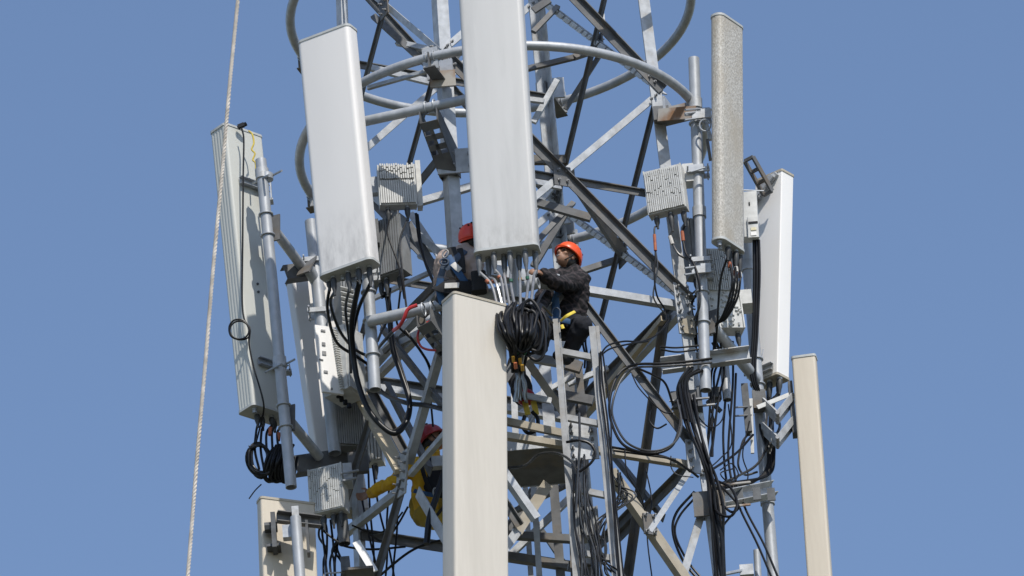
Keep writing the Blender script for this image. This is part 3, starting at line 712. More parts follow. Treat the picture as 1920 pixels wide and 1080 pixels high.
def on_back(axs, h, u, out, front=True):     # point on an antenna's camera-side face: h up the axis, u across, out from the face
    p0, p1, xd, yd, ax = axs
    return p0 + (p1 - p0) * h + xd * u - yd * out
def back_bracket(tobj, axs, h, u0, u1, t_, arms=(), mt='zinc'):
    p0, p1, xd, yd, ax = axs
    q = on_back(axs, h, (u0 + u1) / 2, t_ / 2 + .012)
    b = part('mounting_bracket', MB().channel(q - xd * (u1 - u0) / 2, q + xd * (u1 - u0) / 2, .07, .04, .006, ax, -yd), M[mt], tobj, smooth=False)
    return b
# brackets on the far left antenna reaching its pole
for h in (.80, .155):
    back_bracket(A3, X3, h, -.13, .20, .21)
    q = on_back(X3, h, .15, .17)
    for dx_ in (-.035, .035): part('mounting_bracket', MB().hexa(q + X * dx_ - Z * .04, X * .006, Y * .05, Z * (.12 if h > .5 else .04)), M['zinc'], A3, smooth=False)
    part('mounting_bracket', MB().hexa(q - Z * (.16 if h > .5 else .06), X * .05, Y * .05, Z * .008), M['zinc'], A3, smooth=False)
    rods = MB()
    fx, fy = (500, 328) if h > .5 else (524, 682)
    for dx, dy in ((-12, 6), (12, -2)):
        rods.tube([W(fx + dx - 14, fy + dy + 10, -.35), W(fx + dx + 16, fy + dy - 6, -.66)], .011, 6)
    part('threaded_rod', rods, M['zinc'], A3)
    part('mounting_bracket', MB().tube([W(fx, fy + 9, -.50), W(fx, fy - 1, -.50)], .060, 16), M['zinc'], A3)
for y in (535, 542):
    part('screw', MB().lathe(on_back(X3, .44 + (535 - y) * .004, -.03, .105), -X3[3], [(.012, 0), (.012, .012)], 8), M['darkmetal'], A3)
# yellow twine and black clip at the top of the far left antenna
tw = [W(x, y, -.36) for x, y in ((466, 245), (473, 252), (476, 268), (472, 280), (478, 288), (474, 300), (479, 306), (480, 330))]
single('yellow_twine', MB().tube(spline(tw, 5), .008, 6), M['twine'], 'knotted yellow twine hanging from the top of the far left antenna', 'twine')
single('cable_clip', MB().hexa(W(452, 236, -.3), (X * .8 + Z * .3) * .035, Y * .02, (Z * .9 - X * .3) * .018).tube([W(446, 240, -.3), W(462, 232, -.3)], .02, 8), M['black'], 'small black clip on top of the far left antenna', 'clip')

# bracket on the bright right antenna: open lattice tilt bracket, top and bottom
def tilt(tobj, pa, pb, wd, n=3, mt='steel'):
    d = pb - pa; a, b = perp(d, Z)
    for s in (-1, 1): part('tilt_bracket', MB().beam(pa + b * s * wd, pb + b * s * wd, .018, .05, Z), M[mt], tobj, smooth=False)
    for i in range(n + 1):
        q = pa + d * i / n; part('tilt_bracket', MB().beam(q - b * wd, q + b * wd, .02, .03, Z), M[mt], tobj, smooth=False)
qa = on_back(X5, .985, .12, .10); qb = on_back(X5, .885, -.16, .10)
part('tilt_bracket', MB().beam(qa, qb, .03, .05), M['steel'], A5, smooth=False)
tilt(A5, W(1404, 298, .05), W(1440, 362, .22), .05, 3, 'steel2')
tilt(A5, on_back(X5, .97, .1, .10), on_back(X5, .875, -.15, .12), .045, 4, 'steel')
back_bracket(A5, X5, .035, -.16, .13, .16, mt='steel')
part('tilt_bracket', MB().hexa(on_back(X5, .06, -.12, .13), X * .06, Y * .05, Z * .05), M['darkmetal'], A5, smooth=False)
part('safety_rod', MB().tube([W(1424, 690, .2), W(1431, 655, .25)], .006, 6), M['zinc'], A5)
for hh in (.965,):
    part('threaded_rod', MB().tube([W(1375, 356, .05), W(1432, 358, .1)], .008, 6), M['zinc'], A5)
# V-shaped brackets carrying the beige far right antenna
for dy in (0, 46):
    b0 = W(1430, 756 + dy, .10); b1 = W(1458, 783 + dy, -.2); b2 = W(1488, 745 + dy, .06)
    for o_ in (-.05, .05):
        part('v_bracket', MB().beam(b0 + Y * o_, b1 + Y * o_, .02, .055, Z), M['steel'], A6, smooth=False)
        part('v_bracket', MB().beam(b1 + Y * o_, b2 + Y * o_, .02, .055, Z), M['steel'], A6, smooth=False)
    part('pivot_bolt', MB().tube([b1 - Y * .10, b1 + Y * .10], .018, 8), M['bolt'], A6)
part('perforated_strip', MB().beam(W(1420, 764, -.05), W(1480, 740, .0), .012, .04, Z), M['rru'], A6, smooth=False)
part('perforated_strip', MB().beam(W(1447, 830, -.05), W(1456, 812, -.05), .012, .045, X), M['steel'], A6, smooth=False)
part('mounting_bracket', MB().hexa(W(1486, 768, .05), X * .02, Y * .06, Z * .26), M['darkmetal'], A6, smooth=False)
t = thing('pole_clamp', 'block clamp with projecting rods on the leaning right pole, beside the V brackets', 'clamp', W(1412, 770, .1))
part('clamp_plate', MB().hexa(W(1400, 768, .05), X * .03, Y * .05, Z * .24), M['darkmetal'], t, smooth=False)
part('clamp_plate', MB().hexa(W(1424, 752, .08), X * .06, Y * .05, Z * .09), M['steel2'], t, smooth=False)
part('clamp_plate', MB().beam(W(1408, 748, .04), W(1411, 850, .04), .03, .02, Y), M['rru'], t, smooth=False)
for y in (764, 780):
    part('threaded_rod', MB().tube([W(1378, y, -.1), W(1412, y - 2, .05)], .009, 6), M['bolt'], t)
# bracket on the beige lower left antenna
q = W(548, 975, -.82)
t = thing('mounting_bracket', 'dark steel bracket holding the beige lower left antenna to its short pole', 'bracket', q)
part('beam', MB().channel(W(518, 972, -.80), W(600, 982, -.70), .10, .07, .008, Z, -Y), M['steel2'], t, smooth=False)
part('arm_plate', MB().hexa(W(514, 1000, -.75), X * .02, Y * .08, Z * .17), M['darkmetal'], t, smooth=False)
part('arm_plate', MB().hexa(W(514, 1028, -.72), X * .06, Y * .07, Z * .012), M['darkmetal'], t, smooth=False)
part('hinge', MB().tube([W(496, 990, -.75), W(520, 988, -.75)], .05, 8), M['darkmetal'], t)
part('clamp', MB().hexa(W(541, 999, -.86), X * .05, Y * .04, Z * .06), M['zinc'], t, smooth=False)
part('clamp', MB().hexa(W(554, 962, -.86), X * .03, Y * .04, Z * .05), M['steel'], t, smooth=False)
part('arm_plate', MB().hexa(W(577, 1010, -.75), X * .012, Y * .05, Z * .16), M['darkmetal'], t, smooth=False)

# small bracket pieces between the flaking antenna and its pole
for h, nm in ((215, 'upper'), (505, 'lower')):
    t = thing('antenna_bracket', f'{nm} clamp assembly joining the flaking antenna to the right pole', 'bracket', W(1322, h, -.75), 'clamps of the flaking antenna')
    for dy_ in (-.05, .05): part('clamp', MB().hexa(W(1324, h + 3, -.72) + Y * dy_, X * .045, Y * .012, Z * .045), M['steel'], t, smooth=False)
    part('clamp', MB().hexa(W(1306, h + 2, -.79), X * .042, Y * .014, Z * .032), M['steel'], t, smooth=False)
    rr = MB()
    for s in (-1, 1): rr.tube([W(1284, h + 6 * s + 4, -.85), W(1340, h + 6 * s - 4, -.7)], .010, 6)
    part('threaded_rod', rr, M['zinc'], t)
    if h < 300:
        part('link_arm', MB().beam(W(1323, 226, -.72), W(1333, 262, -.70), .03, .05, Y), M['steel'], t, smooth=False)
        part('link_arm', MB().beam(W(1326, 262, -.70), W(1332, 300, -.66), .025, .06, Y), M['steel2'], t, smooth=False)
        part('coil', MB().tube([W(1322, 235, -.80) + V((.05 * math.cos(a), 0, .06 * math.sin(a))) for a in [i * math.pi / 8 for i in range(16)]], .008, 6, closed=True), M['zinc'], t)

# ------------------------------------------------------------------ remote radio units
def radio(label, cx, cy, d, w_, h_, dp, yaw, mt='rru', fins='plain', pitch=.022, fdep=.026, boots=(), lean=0.0, cover=None, name='radio_unit', finh=(0, 1), sidefins=False, seed=1):
    c = W(cx, cy, d); t = thing(name, label, 'radio unit', c - Z * h_ / 2, 'remote radio units')
    rg = random.Random(seed)
    yw = R_(yaw); xd = V((math.cos(yw), math.sin(yw), 0)); ax = (Z + xd * math.tan(R_(lean))).normalized(); xd = (xd - ax * xd.dot(ax)).normalized(); yd = ax.cross(xd)
    part('housing', MB().prism(rrect(w_, dp, .012, 2), c - ax * h_ / 2, c + ax * h_ / 2, xd, yd), M[mt], t, ang=30)
    mbx = MB(); n = max(3, int(w_ / pitch)); z0 = -h_ / 2 + h_ * finh[0] + .01; z1 = -h_ / 2 + h_ * finh[1] - .01
    for i in range(n):
        u = -w_ / 2 + w_ * (i + .5) / n
        def fin(a, b, dd):
            mbx.hexa(c + xd * u + ax * (a + b) / 2 - yd * (dp / 2 + dd / 2 - .002), xd * w_ / n * .36, yd * dd / 2, ax * (b - a) / 2)
        if fins == 'plain': fin(z0, z1, fdep)
        else:
            z = z0
            while z < z1 - .01:
                ln = rg.uniform(.07, .22); b = min(z + ln, z1)
                fin(z, b - .003, fdep * rg.uniform(.75, 1.1)); z = b + rg.uniform(.0, .010)
    part('cooling_fins', mbx, M[mt], t, kind='stuff', smooth=False)
    for s in (-1, 1):
        part('side_rail', MB().hexa(c + xd * s * (w_ / 2 + .004) - yd * fdep * .15, xd * .006, yd * (dp / 2 + fdep * .2), ax * (h_ / 2 + .004)), M[mt], t, smooth=False)
    outs = []
    for u, v, ln in boots:
        q = c + xd * u * w_ + yd * v * dp - ax * h_ / 2
        k = part('connector', MB().lathe(q, -ax, [(.022, 0), (.022, .02), (.016, .022), (.016, .03)], 10), M['bolt'], t)
        part('boot', MB().lathe(q - ax * .02, -ax, [(.020, 0), (.028, .015), (.024, ln * .6), (.012, ln), (.010, ln + .03)], 10), M['boot'], k)
        outs.append(q - ax * (ln + .04))
    return t, outs, (c, xd, yd, ax)
Ra, Oa, Fa = radio('small white finned radio box between the wide left and middle antennas', 744, 352, -1.35, .31, .40, .10, 6, fins='plain', pitch=.019, boots=[(-.3, 0, .10), (.25, -.2, .10)], finh=(0, .62), seed=2)
mbx = MB(); rg = random.Random(5); c, xd, yd, ax = Fa
for i in range(15):
    u = -.15 + .30 * (i + .5) / 15; z = .05
    while z < .19:
        b = z + rg.uniform(.03, .09); mbx.hexa(c + xd * u + ax * (z + min(b, .20)) / 2 - yd * (.05 + .02), xd * .0065, yd * rg.uniform(.010, .020), ax * (min(b, .20) - z) / 2); z = b + .012
part('cooling_fins', mbx, M['rru'], Ra, kind='stuff', smooth=False)
part('mounting_bracket', MB().hexa(c + xd * .20 + ax * .05 + yd * .06, xd * .022, yd * .05, ax * .23), M['rru'], Ra, smooth=False)
part('mounting_bracket', MB().hexa(W(703, 350, -1.3), X * .05, Y * .04, Z * .08), M['steel'], Ra, smooth=False)
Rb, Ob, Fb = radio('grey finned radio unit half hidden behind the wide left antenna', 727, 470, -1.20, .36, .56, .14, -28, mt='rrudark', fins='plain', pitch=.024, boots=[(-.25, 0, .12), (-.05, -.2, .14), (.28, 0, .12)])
part('mounting_bracket', MB().hexa(W(700, 438, -1.3), X * .05, Y * .05, Z * .12), M['steel2'], Rb, smooth=False)
# unit with the flat white cover at left
Rc, Oc, Fc = radio('white radio unit with a flat printed cover plate below the wide left antenna', 642, 686, -.05, .24, .64, .26, 55, fins='plain', pitch=.02, fdep=.03, mt='rru', boots=())
c, xd, yd, ax = Fc
pc0, pc1 = W(612, 675, -.22), None
cov = part('cover_plate', MB().prism(rrect(.205, .03, .006, 2), W(624, 738, -.22), W(609, 613, -.22), V((.9, .43, 0)).normalized(), V((-.43, .9, 0)).normalized()), M['bright'], Rc, ang=30)
mk = MB()
for (x, y, a, b) in ((606, 620, 9, 4), (607, 645, 7, 7), (608, 662, 8, 8), (602, 674, 9, 2), (611, 697, 8, 5), (622, 729, 4, 4)):
    mk.hexa(W(x, y, -.241 + (x - 617 - (y - 675) * .12) / 210 * .48), V((.9, .43, 0)) * a / 2 / SCALE, Y * .004, Z * b / 2 / SCALE)
part('printed_marks', mk, M['bolt'], cov, kind='stuff', smooth=False)
fn = MB()
for i in range(26):
    z = -.30 + .60 * i / 25
    q = W(632, 680, -.15) + Z * z + X * .03 + X * (-.085 * z)
    fn.hexa(q, V((.75, .66, 0)) * .075, V((-.66, .75, 0)) * .05, Z * .004)
part('cooling_fins', fn, M['rru'], Rc, kind='stuff', smooth=False)
for i, (x, y) in enumerate(((634, 738), (640, 745), (647, 751), (654, 757))):
    part('connector', MB().tube([W(x, y, -.08), W(x + 1, y + 7, -.08)], .022, 10), M['black'], Rc)
fn = MB()
for i in range(22):
    fn.hexa(W(651 + i * .55, 545 + i * 9.4, .12), V((.8, .6, 0)) * .07, Y * .05, Z * .004)
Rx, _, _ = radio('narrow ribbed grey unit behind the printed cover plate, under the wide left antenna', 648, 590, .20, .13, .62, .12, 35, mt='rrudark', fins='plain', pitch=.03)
part('cooling_fins', fn, M['rru'], Rx, kind='stuff', smooth=False)
Rd, Od, Fd = radio('white finned radio box left of the right pole, with red-taped cables', 1249, 360, -.72, .33, .44, .11, -14, fins='pins', pitch=.0175, boots=[(-.35, .0, .08), (.05, -.1, .15), (.40, 0, .12)], seed=4, lean=-2)
part('mounting_bracket', MB().hexa(W(1291, 330, -.62), X * .05, Y * .07, Z * .09), M['rru'], Rd, smooth=False)
part('mounting_bracket', MB().hexa(W(1306, 322, -.66), X * .07, Y * .075, Z * .035), M['zinc'], Rd, smooth=False)
rr = MB(); rr.tube([W(1296, 322, -.80), W(1322, 314, -.80)], .010, 6); rr.tube([W(1290, 312, -.7), W(1325, 318, -.7)], .012, 6)
part('threaded_rod', rr, M['zinc'], Rd)
Re, Oe, Fe = radio('dark radio unit seen edge-on behind the right pole', 1300, 470, -.42, .11, .55, .18, 20, mt='rrudark', fins='plain', pitch=.03, boots=[(0, 0, .10), (.3, .1, .12)])
Rf, Of, Ff = radio('mottled white radio unit with broken fins below the flaking antenna', 1352, 548, -.40, .28, .80, .16, 14, fins='pins', pitch=.018, boots=[(.35, 0, .12)], seed=8, lean=-2.5, finh=(.45, 1))
bm = MB(); c, xd, yd, ax = Ff; rg = random.Random(3)
for i in range(60):
    bm.lathe(c + xd * rg.uniform(-.13, .13) + ax * rg.uniform(-.39, -.05) - yd * .078, -yd, [(.011, 0), (.011, .012), (.004, .018)], 6)
part('rivets', bm, M['rru'], Rf, kind='stuff')
part('mounting_bracket', MB().hexa(W(1395, 566, -.1), X * .07, Y * .10, Z * .07), M['rru'], Rf, smooth=False)
part('mounting_bracket', MB().hexa(W(1330, 520, -.5), X * .03, Y * .07, Z * .05), M['steel'], Rf, smooth=False)
Rg = thing('junction_box', 'small white box with a label plate between the flaking and bright antennas', 'box', W(1407, 450, -.02))
part('housing', MB().prism(rrect(.135, .12, .012, 3), W(1409, 449, -.02), W(1405, 365, -.02), X, Y), M['rru'], Rg, ang=30)
part('door', MB().prism(rrect(.10, .03, .008, 3), W(1413, 446, -.10), W(1411, 408, -.10), X, Y), M['rru'], Rg, ang=30)
part('slot', MB().hexa(W(1412, 417, -.118), X * .042, Y * .004, Z * .009), M['black'], Rg, smooth=False)
part('label_plate', MB().hexa(W(1413, 429, -.118), X * .025, Y * .003, Z * .014), M['label'], Rg, smooth=False)
part('label_plate', MB().hexa(W(1413, 438, -.118), X * .025, Y * .003, Z * .018), M['bright'], Rg, smooth=False)
part('slot', MB().hexa(W(1405, 382, -.083), X * .006, Y * .004, Z * .016), M['black'], Rg, smooth=False)
Rh, Oh, Fh = radio('mottled finned radio box under the long channel beam at lower left', 616, 922, -.05, .30, .44, .14, -18, fins='pins', pitch=.019, fdep=.014, boots=[(-.2, 0, .10), (.1, 0, .10), (.35, 0, .1)], seed=12)
part('mounting_bracket', MB().hexa(W(648, 893, -.05), X * .06, Y * .08, Z * .09), M['steel'], Rh, smooth=False)
part('threaded_rod', MB().tube([W(638, 888, -.2), W(672, 882, -.1)], .012, 6).tube([W(640, 902, -.2), W(668, 896, -.1)], .012, 6), M['zinc'], Rh)
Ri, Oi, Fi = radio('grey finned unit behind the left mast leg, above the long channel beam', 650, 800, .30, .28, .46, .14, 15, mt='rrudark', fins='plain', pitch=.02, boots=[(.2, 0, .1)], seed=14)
Rj, Oj, Fj = radio('pale radio box between the left mast leg and the tan brace', 690, 815, .95, .24, .62, .12, -10, mt='rru', fins='plain', pitch=.03, boots=[(.2, 0, .1)])
part('mounting_bracket', MB().hexa(W(672, 868, .25), X * .09, Y * .03, Z * .10), M['steel2'], Ri, smooth=False)
Rk, _, _ = radio('small dark unit behind the ladder near the bottom of the picture', 1100, 985, .55, .20, .30, .12, 0, mt='rrudark', fins='plain')
# dark clamp block on the right leg
t = thing('clamp_block', 'dark weathered clamp block on the right mast leg below the channel beam', 'clamp', W(1290, 760, -.6))
part('plate', MB().hexa(W(1284, 748, -.62), X * .12, Y * .012, Z * .08), M['steel2'], t, smooth=False)
part('plate', MB().hexa(W(1290, 772, -.45), X * .13, Y * .11, Z * .012), M['stain'], t, smooth=False)
part('plate', MB().hexa(W(1312, 752, -.55), X * .02, Y * .10, Z * .10), M['darkmetal'], t, smooth=False)
part('threaded_rod', MB().tube([W(1255, 752, -.65), W(1330, 746, -.65)], .012, 6).tube([W(1258, 768, -.6), W(1340, 758, -.5)], .012, 6), M['bolt'], t)
t = thing('stub_bracket', 'dark bracket holding the short pipe stub at the right', 'bracket', W(1338, 748, -.2))
part('plate', MB().hexa(W(1340, 738, -.15), X * .06, Y * .03, Z * .05), M['steel2'], t, smooth=False)
part('plate', MB().beam(W(1326, 756, -.15), W(1350, 748, -.12), .04, .04), M['steel2'], t, smooth=False)
part('plate', MB().beam(W(1340, 760, -.15), W(1352, 772, -.12), .02, .04), M['darkmetal'], t, smooth=False)
# bits at the bottom edge
t = thing('flat_strut', 'bright flat strut leaning on the left mast leg at the bottom', 'strut', W(700, 1060, -.2))
part('bar', MB().beam(W(668, 1016, -.1), W(702, 1072, -.25), .07, .012, Y), M['bright'], t, smooth=False)
t = thing('foot_clamp', 'dark clamp and shelf at the bottom edge beside the left mast leg', 'clamp', W(660, 1080, -.3))
part('plate', MB().hexa(W(648, 1062, -.3), X * .04, Y * .06, Z * .07), M['darkmetal'], t, smooth=False)
part('plate', MB().hexa(W(675, 1074, -.3), X * .12, Y * .10, Z * .012), M['steel2'], t, smooth=False)
part('threaded_rod', MB().tube([W(610, 1075, -.35), W(660, 1072, -.3)], .008, 6), M['zinc'], t)
t = thing('foot_clamp', 'bolted clamp rods at the bottom edge right of the mast leg', 'clamp', W(1370, 1075, -.4))
part('threaded_rod', MB().tube([W(1350, 1078, -.5), W(1400, 1068, -.3)], .016, 6), M['zinc'], t)
part('plate', MB().hexa(W(1345, 1076, -.5), X * .04, Y * .05, Z * .04), M['darkmetal'], t, smooth=False)
part('plate', MB().hexa(W(1400, 1072, -.3), X * .06, Y * .05, Z * .05), M['steel'], t, smooth=False)

# ------------------------------------------------------------------ platform and climbing ladder
zc = W(1000, 840, -.9).z
pf = thing('work_platform', 'small steel work platform inside the mast beside the ladder, dark from below', 'platform', V((0, -.5, zc - .02)))
xa, xb = W(838, 840, -.9).x, W(1062, 840, -.9).x
part('deck_plate', MB().hexa(V(((xa + xb) / 2, -.56, zc)), X * (xb - xa) / 2, Y * .34, Z * .006), M['steel2'], pf, smooth=False)
part('edge_angle', MB().hexa(V(((xa + xb) / 2, -.912, zc + .045)), X * (xb - xa) / 2, Y * .006, Z * .06), M['steel'], pf, smooth=False)
part('edge_angle', MB().hexa(V(((xa + xb) / 2, -.21, zc + .045)), X * (xb - xa) / 2, Y * .006, Z * .06), M['steel'], pf, smooth=False)
part('edge_angle', MB().hexa(V((xb + .007, -.56, zc + .045)), X * .006, Y * .35, Z * .06), M['steel'], pf, smooth=False)
lad = thing('climbing_ladder', 'grey steel ladder climbing below the worker with the orange helmet', 'ladder', W(1110, 1130, -1.3))
RL = ((1036, 598, 1078, 1130), (1104, 612, 1152, 1130))
for i, (x0, y0, x1, y1) in enumerate(RL):
    p0, p1 = W(x1, y1, -1.28), W(x0, y0, -1.28)
    part('rail', MB().angle(p0, p1, (.048 if i == 0 else .058), .008, X, Y), M['ladder'], lad, smooth=False)
    part('rail_flange', MB().angle(p0 + X * (.05 if i == 0 else .06), p1 + X * (.05 if i == 0 else .06), (.012 if i == 0 else .03), .006, X, Y), M['ladder'], lad, smooth=False)
for (ya, yb) in ((658, 672), (782, 796), (915, 930), (1035, 1048)):
    t0 = (ya - 598) / 532; xa_ = 1036 + 42 * t0 + 4; xb_ = 1104 + 48 * t0 + 8
    part('rung', MB().beam(W(xa_, ya, -1.24), W(xb_, yb, -1.24), (.04), .055, Z), M['ladder'], lad, smooth=False)

# ------------------------------------------------------------------ cables
def cable(pts, rpx, label, mt='black', group='cables', name='cable', sub=8, n=8):
    P = spline([W(*p) if not isinstance(p, V) else p for p in pts], sub)
    return single(name, MB().tube(P, rpx / SCALE, n), M[mt], label, 'cable', group)
def jit(pts, s, rg=rnd):
    return [(p[0] + rg.uniform(-s, s), p[1] + rg.uniform(-s, s), p[2] + rg.uniform(-s, s) / SCALE) if not isinstance(p, V) else p for p in pts]
ORD = ['first', 'second', 'third', 'fourth', 'fifth', 'sixth', 'seventh', 'eighth']
# middle bundle: from the boots down to the tied coil
tgt = [(936, 585), (944, 582), (950, 590), (958, 585), (968, 588), (976, 586), (985, 582), (994, 586)]
mids = [(922, 535), (930, 530), (940, 525), (946, 520), (958, 535), (975, 530), (990, 530), (1001, 520)]
tapes = ['tapeorange', 'tapeorange', 'tapeorange', 'tapeorange', 'tapegreen', 'tapeyellow', 'tapegreen', 'boot']
for i in range(8):
    q = C1[i]; mx_ = mids[i]; tx = tgt[i]
    c_ = cable([q + Z * .02, (mx_[0], mx_[1], -2.5), (tx[0], tx[1], -2.55), (958 + i * 4, 640, -2.62), (966 + i * 1.5, 690, -2.50)], 2.7,
               ORD[i] + ' shiny grey cable from the left under the middle antenna', 'highlightgrey', 'grey cables under the middle antenna')
    a = W(mx_[0], mx_[1], -2.5); a2 = q + (a - q) * .55
    part('marker_tape', MB().tube([a2, a2 + (a - q) * .2], .017, 10), M[tapes[i]], c_)
LBL = 'black cable hanging in the loose tangle below the middle antenna'
for i in range(24):       # hanging strands that gather towards the tie
    x0 = 929 + i * 3.4 + rnd.uniform(-2, 2); top = 566 + rnd.uniform(0, 14)
    bow_ = (1 - abs(i - 11) / 12) * 2
    cable(jit([(x0 + 5, top, -2.58), (x0 - 1, 594, -2.64), (x0 + (974 - x0) * .18, 622, -2.70 - rnd.uniform(0, .06)), (x0 + (974 - x0) * .55, 648, -2.66), (968 + (i - 12) * .55, 672, -2.58), (968 + (i - 12) * .5, 694, -2.5)], 4.6), rnd.uniform(2.2, 3.5), LBL, 'black', 'black cables of the middle tangle')
for i in range(7):        # slack turns on its right
    cx, cy = 990 + rnd.uniform(-8, 10), 618 + rnd.uniform(-8, 8); rx, ry = rnd.uniform(12, 27), rnd.uniform(34, 52); tl = rnd.uniform(-.5, .5); a0 = rnd.uniform(-.6, .6)
    P = [(cx + rx * math.cos(a) + tl * ry * math.sin(a) * .4 + rnd.uniform(-1.5, 1.5), cy + ry * math.sin(a), -2.56 - i * .016) for a in [a0 - 2.2 + k * .52 for k in range(10)]]
    cable(P, 2.9, LBL, 'black', 'black cables of the middle tangle', sub=5)
for i, P in enumerate(([(985, 575, -2.5), (1005, 580, -2.3), (1022, 592, -1.9), (1036, 606, -1.5)], [(972, 578, -2.55), (1000, 570, -2.4), (1020, 574, -2.0), (1032, 590, -1.5)], [(990, 600, -2.6), (1016, 596, -2.3), (1030, 612, -1.8), (1020, 640, -1.6)],
                       [(1000, 590, -2.5), (1012, 560, -2.2), (1020, 546, -1.8)])):
    cable(jit(P, 2), 2.6, ORD[i] + ' slack black cable from the top between tangle and crouching worker', 'black', 'slack cables beside the crouching worker')
for i in range(7):        # tail below the tie
    cable(jit([(966 + i * 3, 668, -2.5), (968 + i * 2, 696, -2.3), (966 + i * 3, 722, -1.6), (962 + i * 4, 750, -.7)], 4), 3.2,
          'black cable tail running down from the middle coil to the platform', 'black', 'cable tails of the middle coil')
for (x, y, mt) in ((962, 664, 'tapeyellow'), (975, 668, 'tapeyellow'), (979, 680, 'tapeyellow'), (970, 655, 'tapegreen'), (984, 650, 'tapegreen'), (966, 676, 'tapeorange')):
    single('marker_tape', MB().tube([W(x, y + 4, -2.64), W(x + 1, y + 15, -2.60)], .015, 8), M[mt], 'coloured marker tape on the tied neck of the middle coil', 'tape', 'tape on the middle coil')
# far left coil
for i, q in enumerate(C3[1:]):
    cable([q + Z * .02, (480 + i * 10, 812, -.15), (478 + i * 11, 845, -.2), (486 + i * 9, 880, -.22)], 2.4, ORD[i] + ' black lead from the left under the pale far left antenna', 'black', 'leads under the far left antenna')
for i in range(6):
    cx, cy, rx, ry = 488 + rnd.uniform(-3, 3), 860 + rnd.uniform(-4, 4), 19 + rnd.uniform(-4, 5), 29 + rnd.uniform(-4, 5)
    P = [W(cx + rx * math.cos(a) + 4 * math.sin(a), cy + ry * math.sin(a), -.22 + .03 * math.sin(a * 2 + i)) for a in [k * math.pi / 12 for k in range(24)]]
    single('cable', MB().tube(P, 2.5 / SCALE, 8, closed=True), M['black'], 'black loop of the small cable coil under the far left antenna', 'cable', 'loops of the far left coil')
for i in range(13):
    a = .9 + rnd.uniform(-.1, .1); x = 497 + i * 3
    P = jit([(x + 16, 838 - i * .5, -.2), (x + 5, 862, -.28), (x - 2, 895, -.2), (x + 14, 900, -.14), (x + 22, 860, -.12)], 3)
    cable(P, 2.8, 'black strand in the dense cable hank beside the foot of the far left pole', 'black', 'strands of the far left hank')
cable([(466, 836, -.2), (478, 840, -.2), (484, 834, -.2)], 1.3, 'short stray tie end sticking out left of the far left coil', 'black', 'stray tie ends')
cable([(467, 935, -.2), (478, 920, -.2), (490, 908, -.2)], 1.3, 'thin stray wire end pointing down below the far left coil', 'black', 'stray tie ends')
for (x, y, mt) in ((507, 808, 'tapeorange'), (523, 818, 'tapeorange')):
    single('marker_tape', MB().tube([W(x, y - 6, -.16), W(x - 1, y + 8, -.17)], .017, 8), M[mt], 'orange marker tape on a lead below the far left antenna', 'tape', 'tape on the far left leads')
# thin lead running down the back of the far left antenna, with loop
P = [(453, 240, -.36), (457, 262, -.36), (456, 330, -.38), (455, 450, -.38), (454, 560, -.38), (458, 598, -.40), (468, 615, -.42), (466, 632, -.42), (450, 637, -.43), (433, 630, -.43),
     (430, 612, -.44), (440, 600, -.44), (458, 602, -.44), (468, 622, -.43), (467, 645, -.40), (476, 690, -.38), (494, 755, -.36), (490, 790, -.2), (480, 830, -.2)]
cable(P, 1.7, 'thin black lead running down the back of the far left antenna with one loop', 'black', 'thin leads')
P = [W(449 + 18 * math.cos(a), 619 + 17 * math.sin(a), -.445) for a in [k * math.pi / 12 for k in range(24)]]
single('cable', MB().tube(P, 1.7 / SCALE, 8, closed=True), M['black'], 'second round turn of the thin lead at the far left antenna edge', 'cable', 'thin leads')
# under the wide left antenna
G2 = 'black cables under the wide left antenna'
def z2(i): return C2[i] + Z * .02
cable([z2(0), (614, 580, -1.5), (630, 640, -.9), (668, 668, -.6), (700, 690, -.4)], 3.0, 'black cable curving right past the printed cover plate', 'black', G2)
cable([z2(1), (620, 570, -1.5), (638, 622, -1.0), (666, 655, -.6), (690, 668, -.4)], 3.0, 'second black cable curving right past the printed cover plate', 'black', G2)
cable([z2(3), (648, 580, -1.4), (655, 640, -.9), (658, 700, -.8)], 2.8, 'black cable dropping straight beside the ribbed grey unit', 'black', G2)
cable([z2(5), (660, 600, -1.5), (662, 660, -1.3), (672, 720, -1.25), (695, 775, -1.25), (735, 812, -1.25), (760, 795, -1.2), (768, 755, -1.15), (752, 700, -1.1), (736, 650, -1.1), (727, 560, -1.15), Ob[0] + Z * .02], 5.2,
      'thick black cable hanging in a deep loop across the tan brace', 'black', G2, sub=12, n=12)
cable([z2(6), (672, 580, -1.5), (660, 640, -1.25), (664, 690, -1.2), (684, 755, -1.2), (722, 806, -1.2), (752, 800, -1.15), (766, 770, -1.1)], 3.6, 'thinner black cable following the deep loop on its inner side', 'black', G2, sub=10)
cable([Ob[1] + Z * .02, (733, 600, -1.1), (737, 640, -1.1), (755, 700, -1.1), (768, 745, -1.15), (765, 785, -1.2)], 3.4, 'black cable from the grey finned unit joining the deep loop', 'black', G2)
cable([Ob[2] + Z * .02, (747, 580, -1.0), (746, 610, -.9), (780, 645, -.8), (805, 690, -.8), (806, 730, -.7), (812, 800, -.5)], 2.0, 'thin cable from the grey finned unit running down to the worker in yellow', 'black', G2)
cable([(688, 690, -.3), (716, 735, -.5), (760, 755, -.8), (800, 760, -1.0), (840, 770, -1.3)], 4.4, 'thick black cable sagging from the left pole to behind the beige middle antenna', 'black', G2, sub=10)
cable([Oa[0] + Z * .02, (727, 440, -1.5), (748, 500, -1.55), (758, 560, -1.5)], 1.8, 'thin lead from the small white finned box down across the grey unit', 'black', 'leads of the finned boxes')
cable([Oa[1] + Z * .02, (750, 450, -1.4), (752, 490, -1.45), (760, 560, -1.4), (764, 590, -1.4)], 2.0, 'second lead from the small white finned box across the grey unit', 'greycable', 'leads of the finned boxes')
